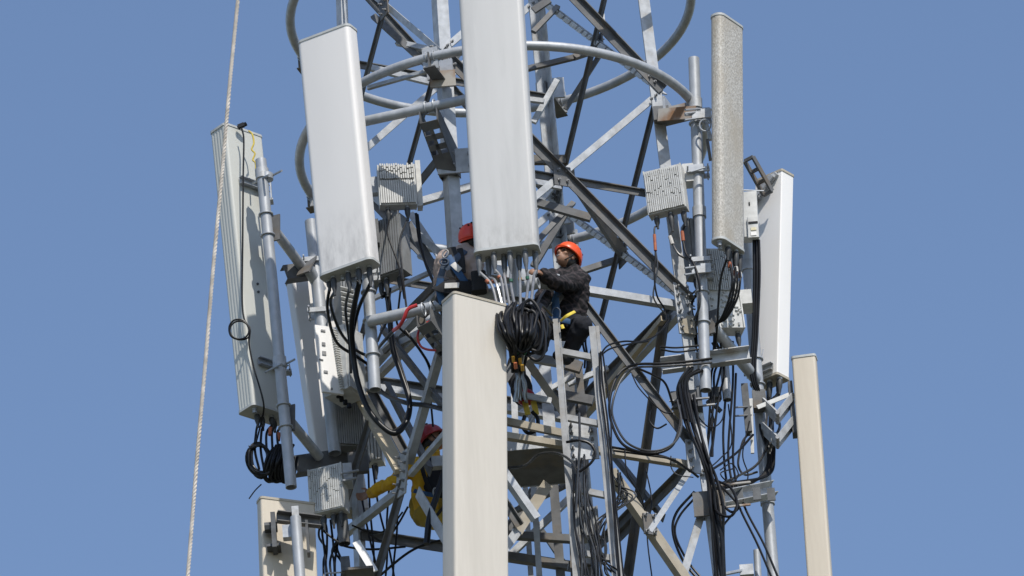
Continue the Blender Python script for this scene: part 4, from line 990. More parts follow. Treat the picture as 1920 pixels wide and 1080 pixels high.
cable([(780, 400, -1.3), (786, 450, -1.3), (800, 500, -1.4), (818, 540, -1.6)], 2.6, 'black cable from the small white finned box sweeping to the back worker', 'black', 'leads of the finned boxes')
cable([(783, 402, -1.3), (792, 470, -1.3), (812, 525, -1.5), (824, 548, -1.6)], 2.2, 'second black cable sweeping towards the back worker', 'black', 'leads of the finned boxes')
cable([(782, 572, -1.95), (765, 580, -1.95), (757, 598, -1.92), (748, 612, -1.85), (738, 620, -1.75)], 3.6, 'short red cable over the horizontal pipe left of the beige antenna', 'red', 'red cables')
cable([(738, 620, -1.75), (720, 640, -1.4), (700, 665, -.9), (690, 680, -.5)], 3.2, 'black cable continuing from the red cable over the pipe', 'black', G2)
cable([(806, 602, -1.75), (790, 612, -1.75), (783, 630, -1.75), (788, 648, -1.72), (800, 655, -1.7), (818, 657, -1.7)], 2.2, 'thin red cable curling beside the beige lower middle antenna', 'red', 'red cables')
cable([(708, 640, -1.2), (716, 620, -1.2), (725, 600, -1.2), (732, 540, -1.2)], 2.4, 'black cable crossing behind the left hanging pole', 'black', G2)
cable([(760, 620, -1.0), (790, 660, -1.0), (806, 690, -.9), (805, 720, -.8), (800, 745, -.7)], 2.6, 'black cable along the brace above the worker in yellow', 'black', G2)
# right finned box leads
Gd = 'leads of the right finned box'
c_ = cable([Od[0] + Z * .02, (1227, 430, -.72), (1229, 470, -.74), (1227, 520, -.74), (1232, 555, -.70), (1245, 578, -.62), (1250, 600, -.6)], 1.7, 'red-taped lead hanging from the left of the right finned box', 'black', Gd)
part('marker_tape', MB().tube([W(1227, 440, -.73), W(1229, 470, -.745)], .014, 8), M['tapeorange'], c_)
cable([(1229, 468, -.74), (1233, 500, -.74), (1228, 530, -.73), (1226, 560, -.7), (1248, 590, -.62)], 1.5, 'thin second lead looping to the right mast leg joint', 'greycable', Gd)
c_ = cable([Od[1] + Z * .02, (1258, 448, -.72), (1272, 476, -.72), (1296, 492, -.74), (1310, 530, -.80), (1312, 570, -.80), (1302, 600, -.7)], 2.4, 'lead from the right finned box curving round the right pole', 'greycable', Gd)
part('marker_tape', MB().tube([W(1256, 443, -.722), W(1261, 458, -.722)], .018, 8), M['whitetag'], c_)
c_ = cable([Od[2] + Z * .02, (1280, 440, -.72), (1286, 475, -.75), (1302, 498, -.80), (1312, 540, -.82), (1306, 610, -.7)], 2.2, 'second lead from the right finned box curving round the right pole', 'black', Gd)
part('marker_tape', MB().tube([W(1279, 434, -.722), W(1281, 452, -.722)], .017, 8), M['tapeorange'], c_)
cable([Oe[0] + Z * .02, (1293, 560, -.4), (1296, 600, -.4), (1302, 640, -.4), (1318, 690, -.3)], 1.8, 'lead hanging from the edge-on dark unit', 'black', Gd)
cable([Oe[1] + Z * .02, (1300, 560, -.45), (1296, 580, -.45), (1303, 610, -.45), (1306, 650, -.4)], 3.2, 'thicker lead hanging from the edge-on dark unit', 'black', Gd)
# flaking antenna leads gather behind the right arm
for i, q in enumerate(C4[2:]):
    e = (1342, 612, -.62) if i else (1345, 608, -.62)
    if i == 0: P = [q + Z * .02, (1352, 520, -.8), (1347, 570, -.7), e, (1340, 660, -.4)]
    else: P = [q + Z * .02, (1368 + i * 5, 525, -.85), (1362 + i * 5, 560, -.80), (1350 + i * 3, 596, -.72), e, (1338, 660, -.4)]
    c_ = cable(P, 2.2, ORD[i] + ' black lead from the left under the flaking antenna', 'black', 'leads of the flaking antenna')
    if i: part('marker_tape', MB().tube([q + Z * .0, q - Z * .05], .018, 8), M['tapeorange' if i % 2 else 'whitetag'], c_)
for i in range(4):
    cable(jit([(1338 + i * 3, 640, -.4), (1345 + i * 4, 670, -.3), (1336 + i * 6, 700, -.25), (1330 + i * 4, 760, -.3), (1320 + i * 6, 860, -.35)], 5), 2.2, 'black cable dropping below the right channel beam', 'black', 'cables below the right channel beam')
# cables down the leaning pole
for i, q in enumerate(C5):
    cable([q + Z * .02, (1432 + i * 5, 752, .3), (1425 + i * 6, 800, .15), (1440 + i * 3, 850, .1), (1430 + i * 3, 890, .0), (1380, 920 - i * 4, -.2), (1340, 925 - i * 4, -.5)], 2.4,
          ORD[i] + ' black lead from the left under the bright right antenna', 'black', 'leads of the bright antenna')
for i in range(3):
    cable([(1413 + i * 5, 450, .0), (1414 + i * 5, 520, -.02), (1412 + i * 4, 620, 0), (1408 + i * 4, 700, 0), (1420 + i * 3, 740, .05)], 2.6,
          ['left', 'middle', 'right'][i] + ' one of three black cables below the labelled box', 'black', 'cables of the labelled box')
G5 = 'long black cables at the lower right'
cable([(1374, 640, -.3), (1374, 720, -.3), (1366, 830, -.3), (1368, 880, -.3), (1384, 945, -.35), (1420, 1020, -.35), (1450, 1090, -.35)], 2.2, 'long black cable crossing the pale channel beam at the lower right', 'black', G5)
cable([(1380, 700, -.3), (1376, 800, -.3), (1376, 880, -.3), (1396, 950, -.3), (1432, 1020, -.3), (1462, 1090, -.3)], 2.2, 'second long black cable crossing the pale channel beam', 'black', G5)
cable([(1360, 750, -.15), (1356, 820, -.15), (1362, 900, -.2), (1380, 950, -.2), (1350, 1000, -.3), (1345, 1090, -.3)], 2.2, 'black cable hanging from the short stub down to the bottom edge', 'black', G5)
cable([(1330, 760, -.45), (1340, 800, -.4), (1330, 860, -.4), (1328, 900, -.5)], 1.6, 'thin black cable bowing beside the right mast leg', 'black', G5)
cable([(1302, 922, -.55), (1268, 962, -.55), (1262, 1000, -.55), (1280, 1050, -.5), (1312, 1090, -.5)], 2.6, 'black cable looping left of the right mast leg at the bottom', 'black', G5)
cable([(1306, 930, -.55), (1274, 968, -.55), (1266, 1002, -.55), (1288, 1050, -.5), (1320, 1090, -.5)], 2.2, 'second black cable looping left of the right mast leg', 'black', G5)
cable([(1336, 930, -.6), (1345, 960, -.75), (1370, 968, -.8), (1382, 945, -.8), (1370, 915, -.7), (1340, 900, -.6)], 2.6, 'black cable loop around the pale channel beam', 'black', G5)
cable([(1340, 900, -.6), (1370, 930, -.75), (1385, 950, -.75), (1372, 960, -.7), (1352, 945, -.7)], 2.4, 'second small loop around the pale channel beam', 'black', G5)
cable([(1336, 880, -.6), (1380, 850, -.2), (1412, 815, .0)], 2.4, 'black cable rising from the right mast leg to the leaning pole', 'black', G5)
cable([(1340, 912, -.6), (1385, 892, -.2), (1420, 870, .0), (1440, 830, .1), (1448, 780, .1)], 2.6, 'black cable rising to the V brackets', 'greycable', G5)
cable([(1420, 885, .05), (1396, 890, .0), (1384, 870, .0), (1392, 830, .0), (1402, 815, .05)], 2.2, 'grey cable loop left of the leaning pole', 'greycable', G5)
cable([(1455, 780, .0), (1462, 800, .0), (1450, 825, .0), (1440, 850, .05)], 2.6, 'grey cable hanging under the V brackets', 'greycable', G5)
for i in range(8):         # bundle down the right leg
    k = i * 2.6
    cable(jit([(1280 + k, 735, -.70), (1292 + k, 800, -.72), (1308 + k, 850, -.74), (1324 + k, 900, -.74), (1332 + k, 945, -.72), (1337 + k, 1010, -.70), (1341 + k, 1095, -.66)], 6), 2.3 + .5 * (i % 3),
          'black cable in the bundle strapped down the right mast leg', 'black', 'bundle on the right mast leg')
WLBL = ['thin wire from the clamp block bowing out to the short pipe stub', 'thin wire from the stub curling back to the right mast leg', 'thin wire dropping from the leaning pole clamp to the pale channel beam', 'thin wire looped twice above the pale channel beam',
        'thin wire hanging from the dark diagonal brace to the bottom edge', 'thin wire slung from the tan bar to the lower gusset plate']
for lb, P in zip(WLBL, ([(1300, 770, -.6), (1330, 800, -.5), (1352, 790, -.3), (1360, 752, -.15)], [(1366, 760, -.15), (1372, 830, -.2), (1352, 860, -.4), (1326, 880, -.6)],
                        [(1404, 790, .0), (1394, 850, -.1), (1402, 890, -.1), (1396, 918, -.2)], [(1350, 880, -.6), (1372, 870, -.4), (1386, 890, -.4), (1366, 905, -.5), (1352, 888, -.6), (1376, 878, -.4)],
                        [(1212, 880, -.5), (1222, 940, -.6), (1214, 1000, -.6), (1226, 1095, -.6)], [(1170, 842, -1.0), (1176, 890, -1.0), (1200, 930, -.9), (1214, 975, -.8)])):
    cable(jit(P, 2), 1.3, lb, 'black', 'scattered thin wires at the lower right')
for i in range(5):
    cable(jit([(1290 + i * 6, 690 + i, -.72), (1272 + i * 4, 712, -.74), (1268 + i * 5, 740, -.74), (1284 + i * 4, 790, -.74)], 4), 3.0,
          'black cable bending over the channel beam onto the right mast leg', 'black', 'bundle on the right mast leg')
# big loop left of the right leg
G6 = 'big loops between the ladder and the right mast leg'
cable([(1335, 672, -.7), (1290, 678, -.75), (1240, 682, -.8), (1190, 684, -.9), (1160, 702, -.95), (1144, 745, -1.0), (1146, 790, -1.0), (1170, 835, -1.0), (1220, 850, -.9), (1258, 838, -.85), (1274, 800, -.8), (1275, 760, -.75)], 2.6,
      'outer turn of the big black cable loop right of the ladder', 'black', G6, sub=10)
cable([(1335, 680, -.72), (1290, 684, -.75), (1240, 687, -.8), (1190, 690, -.9), (1166, 710, -.95), (1150, 750, -1.0), (1150, 785, -1.0), (1176, 830, -1.0), (1222, 846, -.9), (1262, 832, -.85), (1278, 798, -.8), (1270, 750, -.75)], 2.2,
      'inner turn of the big black cable loop right of the ladder', 'greycable', G6, sub=10)
cable([(1124, 668, -1.2), (1140, 648, -1.2), (1170, 640, -1.1), (1205, 640, -1.0), (1235, 625, -.8), (1255, 600, -.6)], 1.7, 'thin cable arching from the ladder to the right leg joint', 'black', G6)
cable([(1122, 672, -1.2), (1142, 655, -1.2), (1180, 645, -1.1), (1215, 640, -1.0)], 1.7, 'second thin cable arching from the ladder', 'black', G6)
cable([(1238, 655, -.8), (1270, 660, -.75), (1310, 655, -.7)], 1.8, 'short cable left of the right pole above the channel beam', 'black', G6)
cable([(1238, 650, -.8), (1268, 652, -.75), (1310, 648, -.7)], 1.8, 'second short cable left of the right pole above the channel beam', 'black', G6)
cable([(1195, 690, -.9), (1228, 705, -.85), (1248, 720, -.8), (1262, 760, -.7)], 2.2, 'black cable sagging over the long brace to the clamp block', 'black', G6)
cable([(1220, 770, -.9), (1218, 790, -.9), (1232, 803, -.9), (1250, 795, -.9)], 1.8, 'small hanging loop on the dark diagonal brace', 'black', G6)
cable([(1185, 702, -.9), (1200, 730, -.9), (1240, 770, -.85), (1262, 775, -.8)], 1.3, 'thin cable along the long brace', 'black', G6)
cable([(1145, 838, -1.0), (1200, 848, -.9), (1250, 858, -.85), (1290, 880, -.75), (1310, 895, -.7)], 2.4, 'black cable along the horizontal tan bar to the right leg', 'black', G6)
cable([(1150, 845, -1.0), (1210, 853, -.9), (1262, 862, -.85), (1295, 885, -.75)], 2.0, 'second black cable along the horizontal tan bar', 'black', G6)
cable([(1258, 855, -.8), (1258, 875, -.8), (1270, 890, -.8), (1300, 895, -.75)], 1.2, 'thin looping wire under the horizontal tan bar', 'greycable', G6)
# cables on the ladder
G7 = 'thin cables on the ladder'
for i in range(12):
    x = 1072 + i * 3
    cable(jit([(1078 + i * 2.0, 868 - i, -1.34), (1076 + i * 2.6, 920, -1.36), (1080 + i * 3.2, 980, -1.34), (1086 + i * 3.6, 1040, -1.34), (1092 + i * 4, 1110, -1.34)], 6), 1.7, 'thin cable hanging down inside the ladder', 'greycable' if i % 2 else 'black', G7)
for i in range(3):
    cable(jit([(1122 + i * 4, 660, -1.36), (1128 + i * 4, 720, -1.36), (1136 + i * 4, 790, -1.36), (1140 + i * 4, 860, -1.36), (1150 + i * 4, 960, -1.36), (1162 + i * 4, 1090, -1.36)], 3), 1.6, ['left', 'middle', 'right'][i] + ' one of three thin cables along the right ladder rail', 'black', G7)
for i in range(9):
    cable(jit([(1150 + i * 2, 880 + i * 4, -1.2), (1158 + i * 4, 930, -1.2), (1140 - i * 2, 980, -1.25), (1112 + i * 3, 1030, -1.3), (1160 - i * 3, 1070, -1.25), (1176 + i, 1100, -1.2)], 9), 1.5, 'grey cable tangled beside the lower ladder', 'greycable' if i % 3 else 'black', 'tangled cables beside the ladder')
cable([(1086, 775, -1.40), (1087, 830, -1.42), (1084, 880, -1.40), (1080, 960, -1.4)], 2.4, 'stiff black cable standing in front of the bolted plate', 'greycable', G7)
cable([(1062, 829, -1.38), (1085, 826, -1.42), (1106, 832, -1.42), (1116, 850, -1.42), (1108, 868, -1.42), (1086, 885, -1.4)], 2.6, 'black cable bending round the bolted plate behind the ladder', 'black', G7)
cable([(948, 878, -1.1), (985, 872, -1.15), (1010, 852, -1.2), (1045, 850, -1.3), (1072, 866, -1.36), (1082, 890, -1.38)], 2.4, 'shiny cable crossing below the platform to the ladder', 'greycable', G7)
# lower left hanging cables
G8 = 'cables hanging at the lower left'
for i in range(8):
    cable(jit([(600 + i * 7, 975, .0), (604 + i * 6, 1000, .05), (612 + i * 3, 1030, .1), (606 + i * 5, 1060, .1), (612 + i * 4, 1110, .1)], 7), 2.2, 'black cable tangled below the mottled finned box at lower left', 'black', G8)
cable([(600, 990, 0), (625, 1010, .0), (650, 1025, .0), (700, 1030, .2), (760, 1025, .3)], 2.2, 'black cable running right from the lower left tangle', 'black', G8)
for i, (xa_, ya_, xb_, yb_) in enumerate(((690, 870, 705, 1100), (700, 872, 740, 1100), (730, 920, 722, 1100), (676, 930, 715, 1100), (748, 940, 735, 1100))):
    cable(jit([(xa_, ya_, .4), (xa_ + (xb_ - xa_) * .3, ya_ + (yb_ - ya_) * .35, .4), (xa_ + (xb_ - xa_) * .7, ya_ + (yb_ - ya_) * .7, .4), (xb_, yb_, .4)], 3), 2.0, 'long thin black cable hanging behind the worker in yellow', 'black', G8)
cable([(690, 1000, .2), (720, 1015, .2), (745, 985, .1), (765, 950, .0)], 2.0, 'black cable loop under the outstretched yellow arm', 'black', G8)
cable([(660, 985, .2), (700, 1000, .2), (730, 990, .1), (755, 960, .0)], 1.8, 'second black cable loop under the yellow arm', 'black', G8)
cable([(700, 1090, .2), (760, 1040, .2), (800, 1020, .1), (845, 1010, .0)], 2.6, 'black cable rising under the legs of the worker in yellow', 'black', G8)
cable([(840, 860, -.9), (822, 920, -.9), (806, 970, -.9), (800, 1020, -.9)], 6, 'thick black hose hanging in front of the worker in yellow', 'black', G8, n=12)
cable([(800, 990, -.85), (840, 940, -.9)], 3, 'short black strap crossing the thick hose', 'black', G8)

# ------------------------------------------------------------------ hoisting rope
rp = MB(); a0, a1 = W(456, -110, -2.9), W(342, 1200, -2.9)
N = 900; dv = a1 - a0; ax = dv.normalized(); pa, pb = perp(ax, Y)
bow = lambda t: X * (-.012 * math.sin(math.pi * t))
for s in range(3):
    P = []
    for i in range(N + 1):
        t = i / N; th = s * 2 * math.pi / 3 + t * dv.length / .105 * 2 * math.pi
        th += .9 * math.sin(t * 37) + .5 * math.sin(t * 91 + 1)
        P.append(a0 + dv * t + bow(t) + X * (.0015 * math.sin(t * 23)) + (pa * math.cos(th) + pb * math.sin(th)) * .008)
    rp.tube(P, .0098, 6)
single('hoisting_rope', rp, M['rope'], 'twisted white rope hanging down the left side of the picture', 'rope')
# ------------------------------------------------------------------ people
FOLD = bpy.data.textures.new('cloth_folds', 'CLOUDS'); FOLD.noise_scale = .085; FOLD.noise_depth = 2
def fuse(name, mb, mt, parent, org, voxel=.011, smooth=6, kind=None, fold=0):
    me = bpy.data.meshes.new(name + '_raw'); me.from_pydata([tuple(p - org) for p in mb.v], [], mb.f); me.update()
    o = bpy.data.objects.new(name + '_raw', me); COL.objects.link(o)
    md = o.modifiers.new('r', 'REMESH'); md.mode = 'VOXEL'; md.voxel_size = voxel
    ms = o.modifiers.new('s', 'SMOOTH'); ms.factor = .5; ms.iterations = smooth
    if fold:
        mdp = o.modifiers.new('d', 'DISPLACE'); mdp.texture = FOLD; mdp.strength = fold; mdp.mid_level = .5
    dg = bpy.context.evaluated_depsgraph_get(); dg.update()
    nm = bpy.data.meshes.new_from_object(o.evaluated_get(dg)); nm.name = name
    bpy.data.objects.remove(o); bpy.data.meshes.remove(me)
    nm.materials.clear(); nm.materials.append(mt); nm.shade_smooth()
    r = bpy.data.objects.new(name, nm); COL.objects.link(r)
    r.parent = parent; ORG[r.name] = org
    return r
def limb(mb, pts, rads, n=12):
    P = []; Rr = []
    for i in range(len(pts) - 1):
        for k in range(6):
            t = k / 6; P.append(pts[i].lerp(pts[i + 1], t)); Rr.append(rads[i] * (1 - t) + rads[i + 1] * t)
    P.append(pts[-1]); Rr.append(rads[-1])
    mb.tube(P, .1, n, rads=Rr)
    for p, r in zip(pts, rads): mb.ell(p, X * r, Y * r, Z * r, 12, 8)
def hand(mb, wr, d, palm, side, curl=.6, s=1.0):
    d = d.normalized(); side = (side - d * side.dot(d)).normalized(); pn = d.cross(side)
    if pn.dot(palm) < 0: pn = -pn
    c = wr + d * .05 * s
    mb.ell(c, d * .055 * s, side * .042 * s, pn * .018 * s)
    for i, ln in enumerate((.070, .078, .073, .058)):
        b = wr + d * .085 * s + side * (.030 - .020 * i) * s
        p1 = b + (d * math.cos(curl * .5) + pn * math.sin(curl * .5)) * ln * .45 * s
        p2 = p1 + (d * math.cos(curl * 1.3) + pn * math.sin(curl * 1.3)) * ln * .35 * s
        p3 = p2 + (d * math.cos(curl * 2.1) + pn * math.sin(curl * 2.1)) * ln * .28 * s
        limb(mb, [b - d * .02 * s, p1, p2, p3], [.010 * s, .0095 * s, .0088 * s, .008 * s], 8)
    b = wr + d * .025 * s + side * .036 * s
    p1 = b + (d * .6 + side * .6 + pn * .4).normalized() * .038 * s; p2 = p1 + (d * .8 + pn * .5).normalized() * .032 * s
    limb(mb, [b, p1, p2], [.013 * s, .011 * s, .009 * s], 8)
def axes(F, U):
    F = F.normalized(); U = (U - F * U.dot(F)).normalized(); return F, U, F.cross(U)     # forward, up, right
def person(label, J, Fh, Uh, Fb, shirt, trous, helmet, skin, name='person', bulk=0.0):
    org = V((J['pelvis'].x, J['pelvis'].y, min(p.z for p in J.values()) - .1))
    t = thing(name, label, 'person', org)
    F, U, S = axes(Fh, Uh)
    def torso(mb, g):
        for a, b, ra, rb, wa, wb in (('pelvis', 'waist', .120, .115, 1.45, 1.38), ('waist', 'chest', .115, .122, 1.38, 1.55), ('chest', 'neck', .122, .066, 1.55, 1.15)):
            for k in range(7):
                q = k / 6; c = J[a].lerp(J[b], q); ax_ = (J[b] - J[a]).normalized()
                f_ = (Fb - ax_ * Fb.dot(ax_)).normalized(); l_ = ax_.cross(f_)
                r = ra + (rb - ra) * q + g; w_ = wa + (wb - wa) * q
                mb.ell(c, l_ * r * w_, f_ * r, ax_ * r * .7, 16, 8)
        for s in 'LR': limb(mb, [J['neck'].lerp(J['chest'], .25), J['sh' + s]], [.06 + g, .062 + g])
    def arms(mb, g, hands=False, stop=1.0):
        for s in 'LR':
            wr = J['el' + s].lerp(J['wr' + s], stop)
            limb(mb, [J['sh' + s], J['el' + s], wr], [.058 + g, .043 + g, .030 + g * 1.2])
    def legs(mb, g, foot=False):
        for s in 'LR':
            limb(mb, [J['hip' + s], J['kn' + s], J['an' + s]], [.094 + g, .070 + g, .046 + g])
            limb(mb, [J['pelvis'], J['hip' + s]], [.10 + g, .09 + g])
            if foot:
                limb(mb, [J['an' + s], J['an' + s] + (Fb * .17 + V((0, 0, -.05)))], [.046, .036])
    H = J['head']
    body = MB()
    torso(body, -.012); arms(body, -.006); legs(body, -.012, True)
    limb(body, [J['neck'] - (H - J['neck']) * .2, H - U * .05 - F * .02], [.058, .054])
    body.ell(H + U * .02 - F * .012, S * .076, F * .096, U * .105, 18, 12)             # cranium
    body.ell(H - U * .045 + F * .028, S * .058, F * .066, U * .072, 16, 10)             # face and jaw
    body.ell(H - U * .088 + F * .052, S * .026, F * .026, U * .022)                     # chin
    body.ell(H - U * .020 + F * .098, S * .015, F * .020, U * .028)                     # nose
    body.ell(H - U * .034 + F * .104, S * .019, F * .014, U * .012)
    body.ell(H + U * .022 + F * .078, S * .052, F * .018, U * .014)                     # brow
    body.ell(H - U * .064 + F * .082, S * .027, F * .012, U * .012)                     # lips
    for s in (-1, 1):
        body.ell(H + S * s * .078 - F * .005 - U * .015, S * .010, F * .022, U * .032)  # ears
        body.ell(H + S * s * .042 - U * .022 + F * .066, S * .024, F * .02, U * .02)    # cheeks
    for s in 'LR':
        hand(body, J['wr' + s], J['wr' + s] - J['el' + s], J.get('palm' + s, V((0, -.3, -1))), J.get('side' + s, Z), J.get('curl' + s, .7) if not isinstance(J.get('curl' + s, .7), V) else .7)
    bo = fuse('body', body, skin, t, org, .008, 4)
    for s in (-1, 1):
        part('eye', MB().ell(H + S * s * .033 + U * .004 + F * .086, S * .014, F * .010, U * .008), M['hair'], t)
    part('mouth', MB().ell(H - U * .066 + F * .088, S * .018, F * .008, U * .0045), M['whitetag'] if J.get('smile') else M['hair'], t)
    hb = MB(); hb.ell(H - U * .066 + F * .024, S * .0595, F * .066, U * .058, 16, 10)
    if J.get('beard'): fuse('beard', hb, M['hair'], t, org, .007, 3)
    hr = MB(); hr.ell(H - U * .02 - F * .035, S * .080, F * .080, U * .085, 16, 10)
    fuse('hair', hr, M['hair'], t, org, .010, 2)
    sh = MB(); torso(sh, .014 + bulk); arms(sh, .015 + bulk, stop=.93)
    limb(sh, [J['neck'] - (H - J['neck']) * .15, J['neck'] + (H - J['neck']) * .28], [.075, .066])
    so_ = fuse('shirt', sh, shirt, t, org, .012, 3, fold=.05)
    tr = MB(); legs(tr, .012 + bulk)
    for q in (0, .5): tr.ell(J['pelvis'].lerp(J['waist'], q), X * .165, Y * .135, Z * .11)
    fuse('trousers', tr, trous, t, org, .013, 4, fold=.04)
    for s in 'LR':
        bt = MB(); a = J['an' + s]; f = Fb.copy(); f.z = -.1; f.normalize()
        limb(bt, [a + (J['kn' + s] - a).normalized() * .10, a], [.056, .055]); limb(bt, [a - Z * .03, a + f * .10 - Z * .05, a + f * .19 - Z * .055], [.055, .050, .040])
        fuse('boot', bt, M['blackcloth'], t, org, .012, 3)
    # helmet: dome, rim, ridge and chin strap
    hm = MB(); n, k = 28, 12; C = H + U * .035 - F * .008
    vs, fs = [C + U * .128], []
    for i in range(1, k + 1):
        ph = R_(100) * i / k
        for j in range(n):
            th = 2 * math.pi * j / n
            f_ = math.cos(th); s_ = math.sin(th)
            drop = .020 * max(0, -f_) * (i / k) ** 3
            vs.append(C + U * (.128 * math.cos(ph) - drop) + F * f_ * .135 * math.sin(ph) + S * s_ * .112 * math.sin(ph))
    for j in range(n): fs.append((0, 1 + j, 1 + (j + 1) % n))
    for i in range(k - 1):
        for j in range(n):
            fs.append((1 + i * n + j, 1 + (i + 1) * n + j, 1 + (i + 1) * n + (j + 1) % n, 1 + i * n + (j + 1) % n))
    inner = [C + (v - C) * .93 for v in vs]; o_ = len(vs)
    fs2 = [tuple(i + o_ for i in f)[::-1] for f in fs]
    for j in range(n):
        a_, b_ = 1 + (k - 1) * n + j, 1 + (k - 1) * n + (j + 1) % n
        fs2.append((a_, a_ + o_, b_ + o_, b_))
    hm.add(vs + inner, fs + fs2)
    he = part('helmet', hm, helmet, t, ang=60)
    pk = MB(); pk.tube([C + U * (.128 * math.cos(R_(98))) + F * math.cos(a) * (.135 + .012 * max(0, math.cos(a))) + S * math.sin(a) * .113 for a in [i * math.pi / 14 for i in range(28)]], .006, 6, closed=True)
    part('rim', pk, helmet, he)
    vents = MB()
    for s in (-1, 1):
        for f_, u_ in ((-.03, .118), (-.075, .095), (.04, .112)):
            vents.ell(C + S * s * .052 + F * f_ + U * (u_ - .002), F * .016, S * .006, U * .008, 8, 6)
    part('vents', vents, M['hair'], he, kind='stuff')
    cs = MB()
    for s in (-1, 1): cs.tube(spline([C + S * s * .095 - U * .02 + F * .02, H + S * s * .070 - U * .06 + F * .03, H - U * .108 + F * .045], 5), .006, 6)
    part('chin_strap', cs, M['blackcloth'], he)
    return t
def strap(parent, pts, wpx, mt, name='harness_strap', ref=Y, flat=.22):
    P = spline([W(*p) if not isinstance(p, V) else p for p in pts], 6)
    return part(name, MB().tube(P, wpx / 2 / SCALE, 8, flat=flat, flatref=ref), M[mt], parent)

# worker with the orange helmet, looking up to the left
J = dict(head=W(1063, 484, -1.03), neck=W(1070, 509, -.97), chest=W(1062, 545, -.96), waist=W(1063, 582, -.92), pelvis=W(1056, 612, -.88),
         shL=W(1089, 524, -1.02), elL=W(1050, 533, -1.34), wrL=W(1017, 514, -1.58), shR=W(1032, 524, -1.10), elR=W(1013, 572, -1.26), wrR=W(1006, 592, -1.50),
         hipL=W(1072, 614, -.94), knL=W(1092, 612, -1.22), anL=W(1062, 668, -1.02), hipR=W(1034, 612, -.98), knR=W(1012, 622, -1.28), anR=W(1014, 650, -.98))
Jp = dict(J); JJ = {k: v for k, v in J.items() if isinstance(v, V)}
class PD(dict):
    def values(self): return [v for v in dict.values(self) if isinstance(v, V) and v.length > 3]
P2 = person('worker in an orange helmet and dark plaid shirt crouching above the ladder, looking up left', PD(J, palmL=V((0, .3, -1)), sideL=V((.3, 1, .4)), smile=True),
            V((-.52, -.70, .50)), V((.36, .22, .90)), V((-.45, -.88, 0)), M['plaid'], M['navy'], M['helmet_orange'], M['skin'], bulk=.014)
strap(P2, [(1036, 530, -1.22), (1040, 548, -1.20), (1042, 575, -1.16), (1043, 596, -1.14)], 14, 'blue')
strap(P2, [(1034, 533, -1.23), (1028, 545, -1.24), (1022, 556, -1.22)], 7, 'whitetag')
strap(P2, [(1062, 528, -1.18), (1052, 545, -1.19), (1044, 556, -1.19)], 9, 'bluegrey')
strap(P2, [(1012, 594, -1.30), (1030, 598, -1.24), (1055, 600, -1.18), (1072, 604, -1.2)], 11, 'blue')
strap(P2, [(1051, 602, -1.27), (1063, 592, -1.31), (1078, 584, -1.27)], 6, 'yellowweb')
strap(P2, [(1056, 616, -1.33), (1053, 609, -1.32)], 6, 'yellowweb')
part('d_ring', MB().tube(spline([W(1035, 598, -1.30), W(1036, 582, -1.30), W(1043, 577, -1.30), W(1050, 583, -1.30), W(1049, 596, -1.30)], 6), .008, 8), M['bluegrey'], P2)
for i in range(2):
    cable([(1094 + i * 4, 630, -1.1), (1093 + i * 5, 645, -1.1), (1097 + i * 4, 665, -1.1), (1096 + i * 5, 690, -1.1)], 2.0, 'short dark lanyard hanging beside the knee of the orange-helmeted worker', 'black', 'lanyards of the orange-helmeted worker', name='lanyard')

# worker seen from behind between the left finned box and the middle antenna
J = PD(head=W(888, 452, -1.80), neck=W(870, 474, -1.86), chest=W(857, 500, -1.90), waist=W(854, 530, -1.88), pelvis=W(858, 556, -1.84),
       shL=W(832, 486, -1.90), elL=W(824, 535, -1.72), wrL=W(842, 560, -1.50), shR=W(890, 486, -1.96), elR=W(897, 535, -2.04), wrR=W(912, 552, -1.86),
       hipL=W(840, 560, -1.82), knL=W(846, 590, -1.42), anL=W(852, 660, -1.40), hipR=W(874, 558, -1.84), knR=W(884, 588, -1.44), anR=W(886, 660, -1.42))
P1 = person('worker in a red helmet seen from behind, half hidden by the middle antenna', J,
            V((.62, .62, .25)), V((.25, .1, .95)), V((.35, .92, 0)), M['greyshirt'], M['navy'], M['helmet_red'], M['skin2'])
strap(P1, [(848, 468, -1.99), (838, 482, -2.05), (832, 500, -2.06), (826, 520, -2.03), (822, 540, -2.0)], 12, 'bluegrey')
strap(P1, [(872, 470, -2.0), (858, 482, -2.06), (846, 496, -2.08), (836, 506, -2.07)], 13, 'bluegrey')
strap(P1, [(840, 480, -2.07), (852, 500, -2.09), (862, 515, -2.08), (872, 530, -2.05), (878, 552, -2.0)], 13, 'blue')
strap(P1, [(826, 522, -2.03), (824, 545, -2.0), (830, 570, -1.97)], 13, 'blue')
strap(P1, [(862, 466, -2.02), (866, 488, -2.06), (868, 512, -2.07)], 11, 'blackcloth')
strap(P1, [(846, 464, -2.0), (850, 482, -2.06), (848, 500, -2.075), (844, 520, -2.07)], 17, 'blackcloth', 'back_panel', flat=.12)
strap(P1, [(849, 494, -2.10), (856, 501, -2.11), (863, 507, -2.10)], 11, 'whitetag', 'harness_label', flat=.12)
part('back_belt', MB().tube(spline([W(820, 534, -1.95), W(832, 536, -2.04), W(856, 538, -2.06), W(880, 536, -2.04), W(896, 532, -1.98)], 6), .070, 10, flat=.25, flatref=Y), M['blackcloth'], P1)
part('belt_patch', MB().beam(W(834, 536, -2.075), W(861, 535, -2.095), .012, .05, Z), M['whitetag'], P1, smooth=False)
part('d_ring', MB().tube([W(835 + 5 * math.cos(a) - 2 * math.sin(a), 476 + 7 * math.sin(a), -2.08) for a in [i * math.pi / 6 for i in range(12)]], .008, 8, closed=True), M['bolt'], P1)
part('d_ring', MB().tube([W(833 + 8 * math.cos(a), 491 + 6 * math.sin(a), -2.09) for a in [i * math.pi / 6 for i in range(12)]], .009, 8, closed=True), M['bluegrey'], P1)
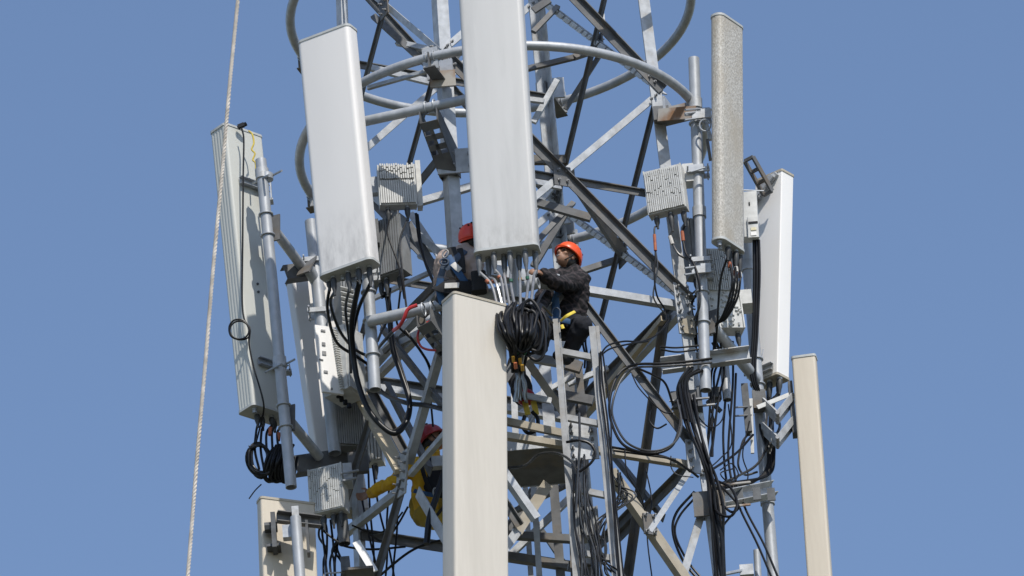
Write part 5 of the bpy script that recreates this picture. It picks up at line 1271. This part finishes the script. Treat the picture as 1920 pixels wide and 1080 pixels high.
part('tool_pouch', MB().prism(rrect(.13, .10, .03, 4), W(899, 548, -2.06), W(897, 512, -2.06), X, Y), M['blackcloth'], P1)

# worker in yellow behind the left face of the mast
J = PD(head=W(811, 826, -.10), neck=W(808, 856, -.12), chest=W(803, 893, -.12), waist=W(800, 930, -.08), pelvis=W(802, 958, -.06),
       shL=W(828, 872, .06), elL=W(858, 900, .0), wrL=W(868, 880, -.2), shR=W(780, 874, -.26), elR=W(734, 906, -.16), wrR=W(692, 926, .16),
       hipL=W(814, 964, .04), knL=W(862, 958, -.10), anL=W(866, 1020, .0), hipR=W(796, 966, -.16), knR=W(846, 985, -.36), anR=W(856, 1050, -.2))
P3 = person('worker in a yellow jacket and dark red helmet holding the left mast leg', PD(J, palmR=V((-.2, -1, 0)), sideR=Z),
            V((.80, -.10, .42)), V((-.3, 0, .95)), V((.95, -.25, 0)), M['yellow'], M['olive'], M['helmet_dark'], M['skin'])
vb = MB()
for k in range(7):
    q = k / 6; c = J['chest'].lerp(J['waist'], q * 1.2 - .25) + V((.055, -.03, 0)); vb.ell(c, X * .13, Y * .185, Z * .09, 16, 8)
fuse('vest', vb, M['navy'], P3, ORG[P3.name], .012, 3)
strap(P3, [(788, 862, -.36), (792, 880, -.36), (800, 905, -.36), (812, 930, -.34)], 8, 'blackcloth')
strap(P3, [(776, 920, -.34), (795, 925, -.36), (820, 930, -.34)], 9, 'blue')
part('carabiner', MB().tube([W(816 + 4 * math.cos(a), 922 + 7 * math.sin(a), -.38) for a in [i * math.pi / 6 for i in range(12)]], .008, 8, closed=True), M['zinc'], P3)
part('camera_clamp', MB().hexa(W(820, 868, -.5), X * .05, Y * .04, Z * .05), M['steel'], tower, smooth=False).name = 'cleat'

# red, yellow and black tool bag and hook hanging inside the mast beside the platform
t = thing('tool_bag', 'red, yellow and black tool bag hanging above the platform beside the beige antenna', 'bag', W(982, 800, -.55))
bgm = MB(); bgm.ell(W(978, 730, -.55), X * .10, Y * .08, Z * .17); bgm.ell(W(968, 700, -.5), X * .09, Y * .08, Z * .2)
fuse('bag_body', bgm, M['blackcloth'], t, ORG[t.name], .015, 4)
part('red_panel', MB().ell(W(986, 745, -.62), X * .085, Y * .05, Z * .085), M['helmet_dark'], t)
for x in (984, 1000): part('yellow_strap', MB().beam(W(x, 752, -.68), W(x + 6, 778, -.66), .012, .05, X), M['twine'], t, smooth=False)
part('hook', MB().tube(spline([W(984, 780, -.66), W(980, 798, -.66), W(990, 812, -.66), W(1006, 805, -.66), W(1008, 785, -.66), W(998, 772, -.66)], 6), .018, 8), M['black'], t)
part('gate', MB().tube([W(988, 802, -.68), W(1000, 780, -.68)], .012, 8), M['zinc'], t)
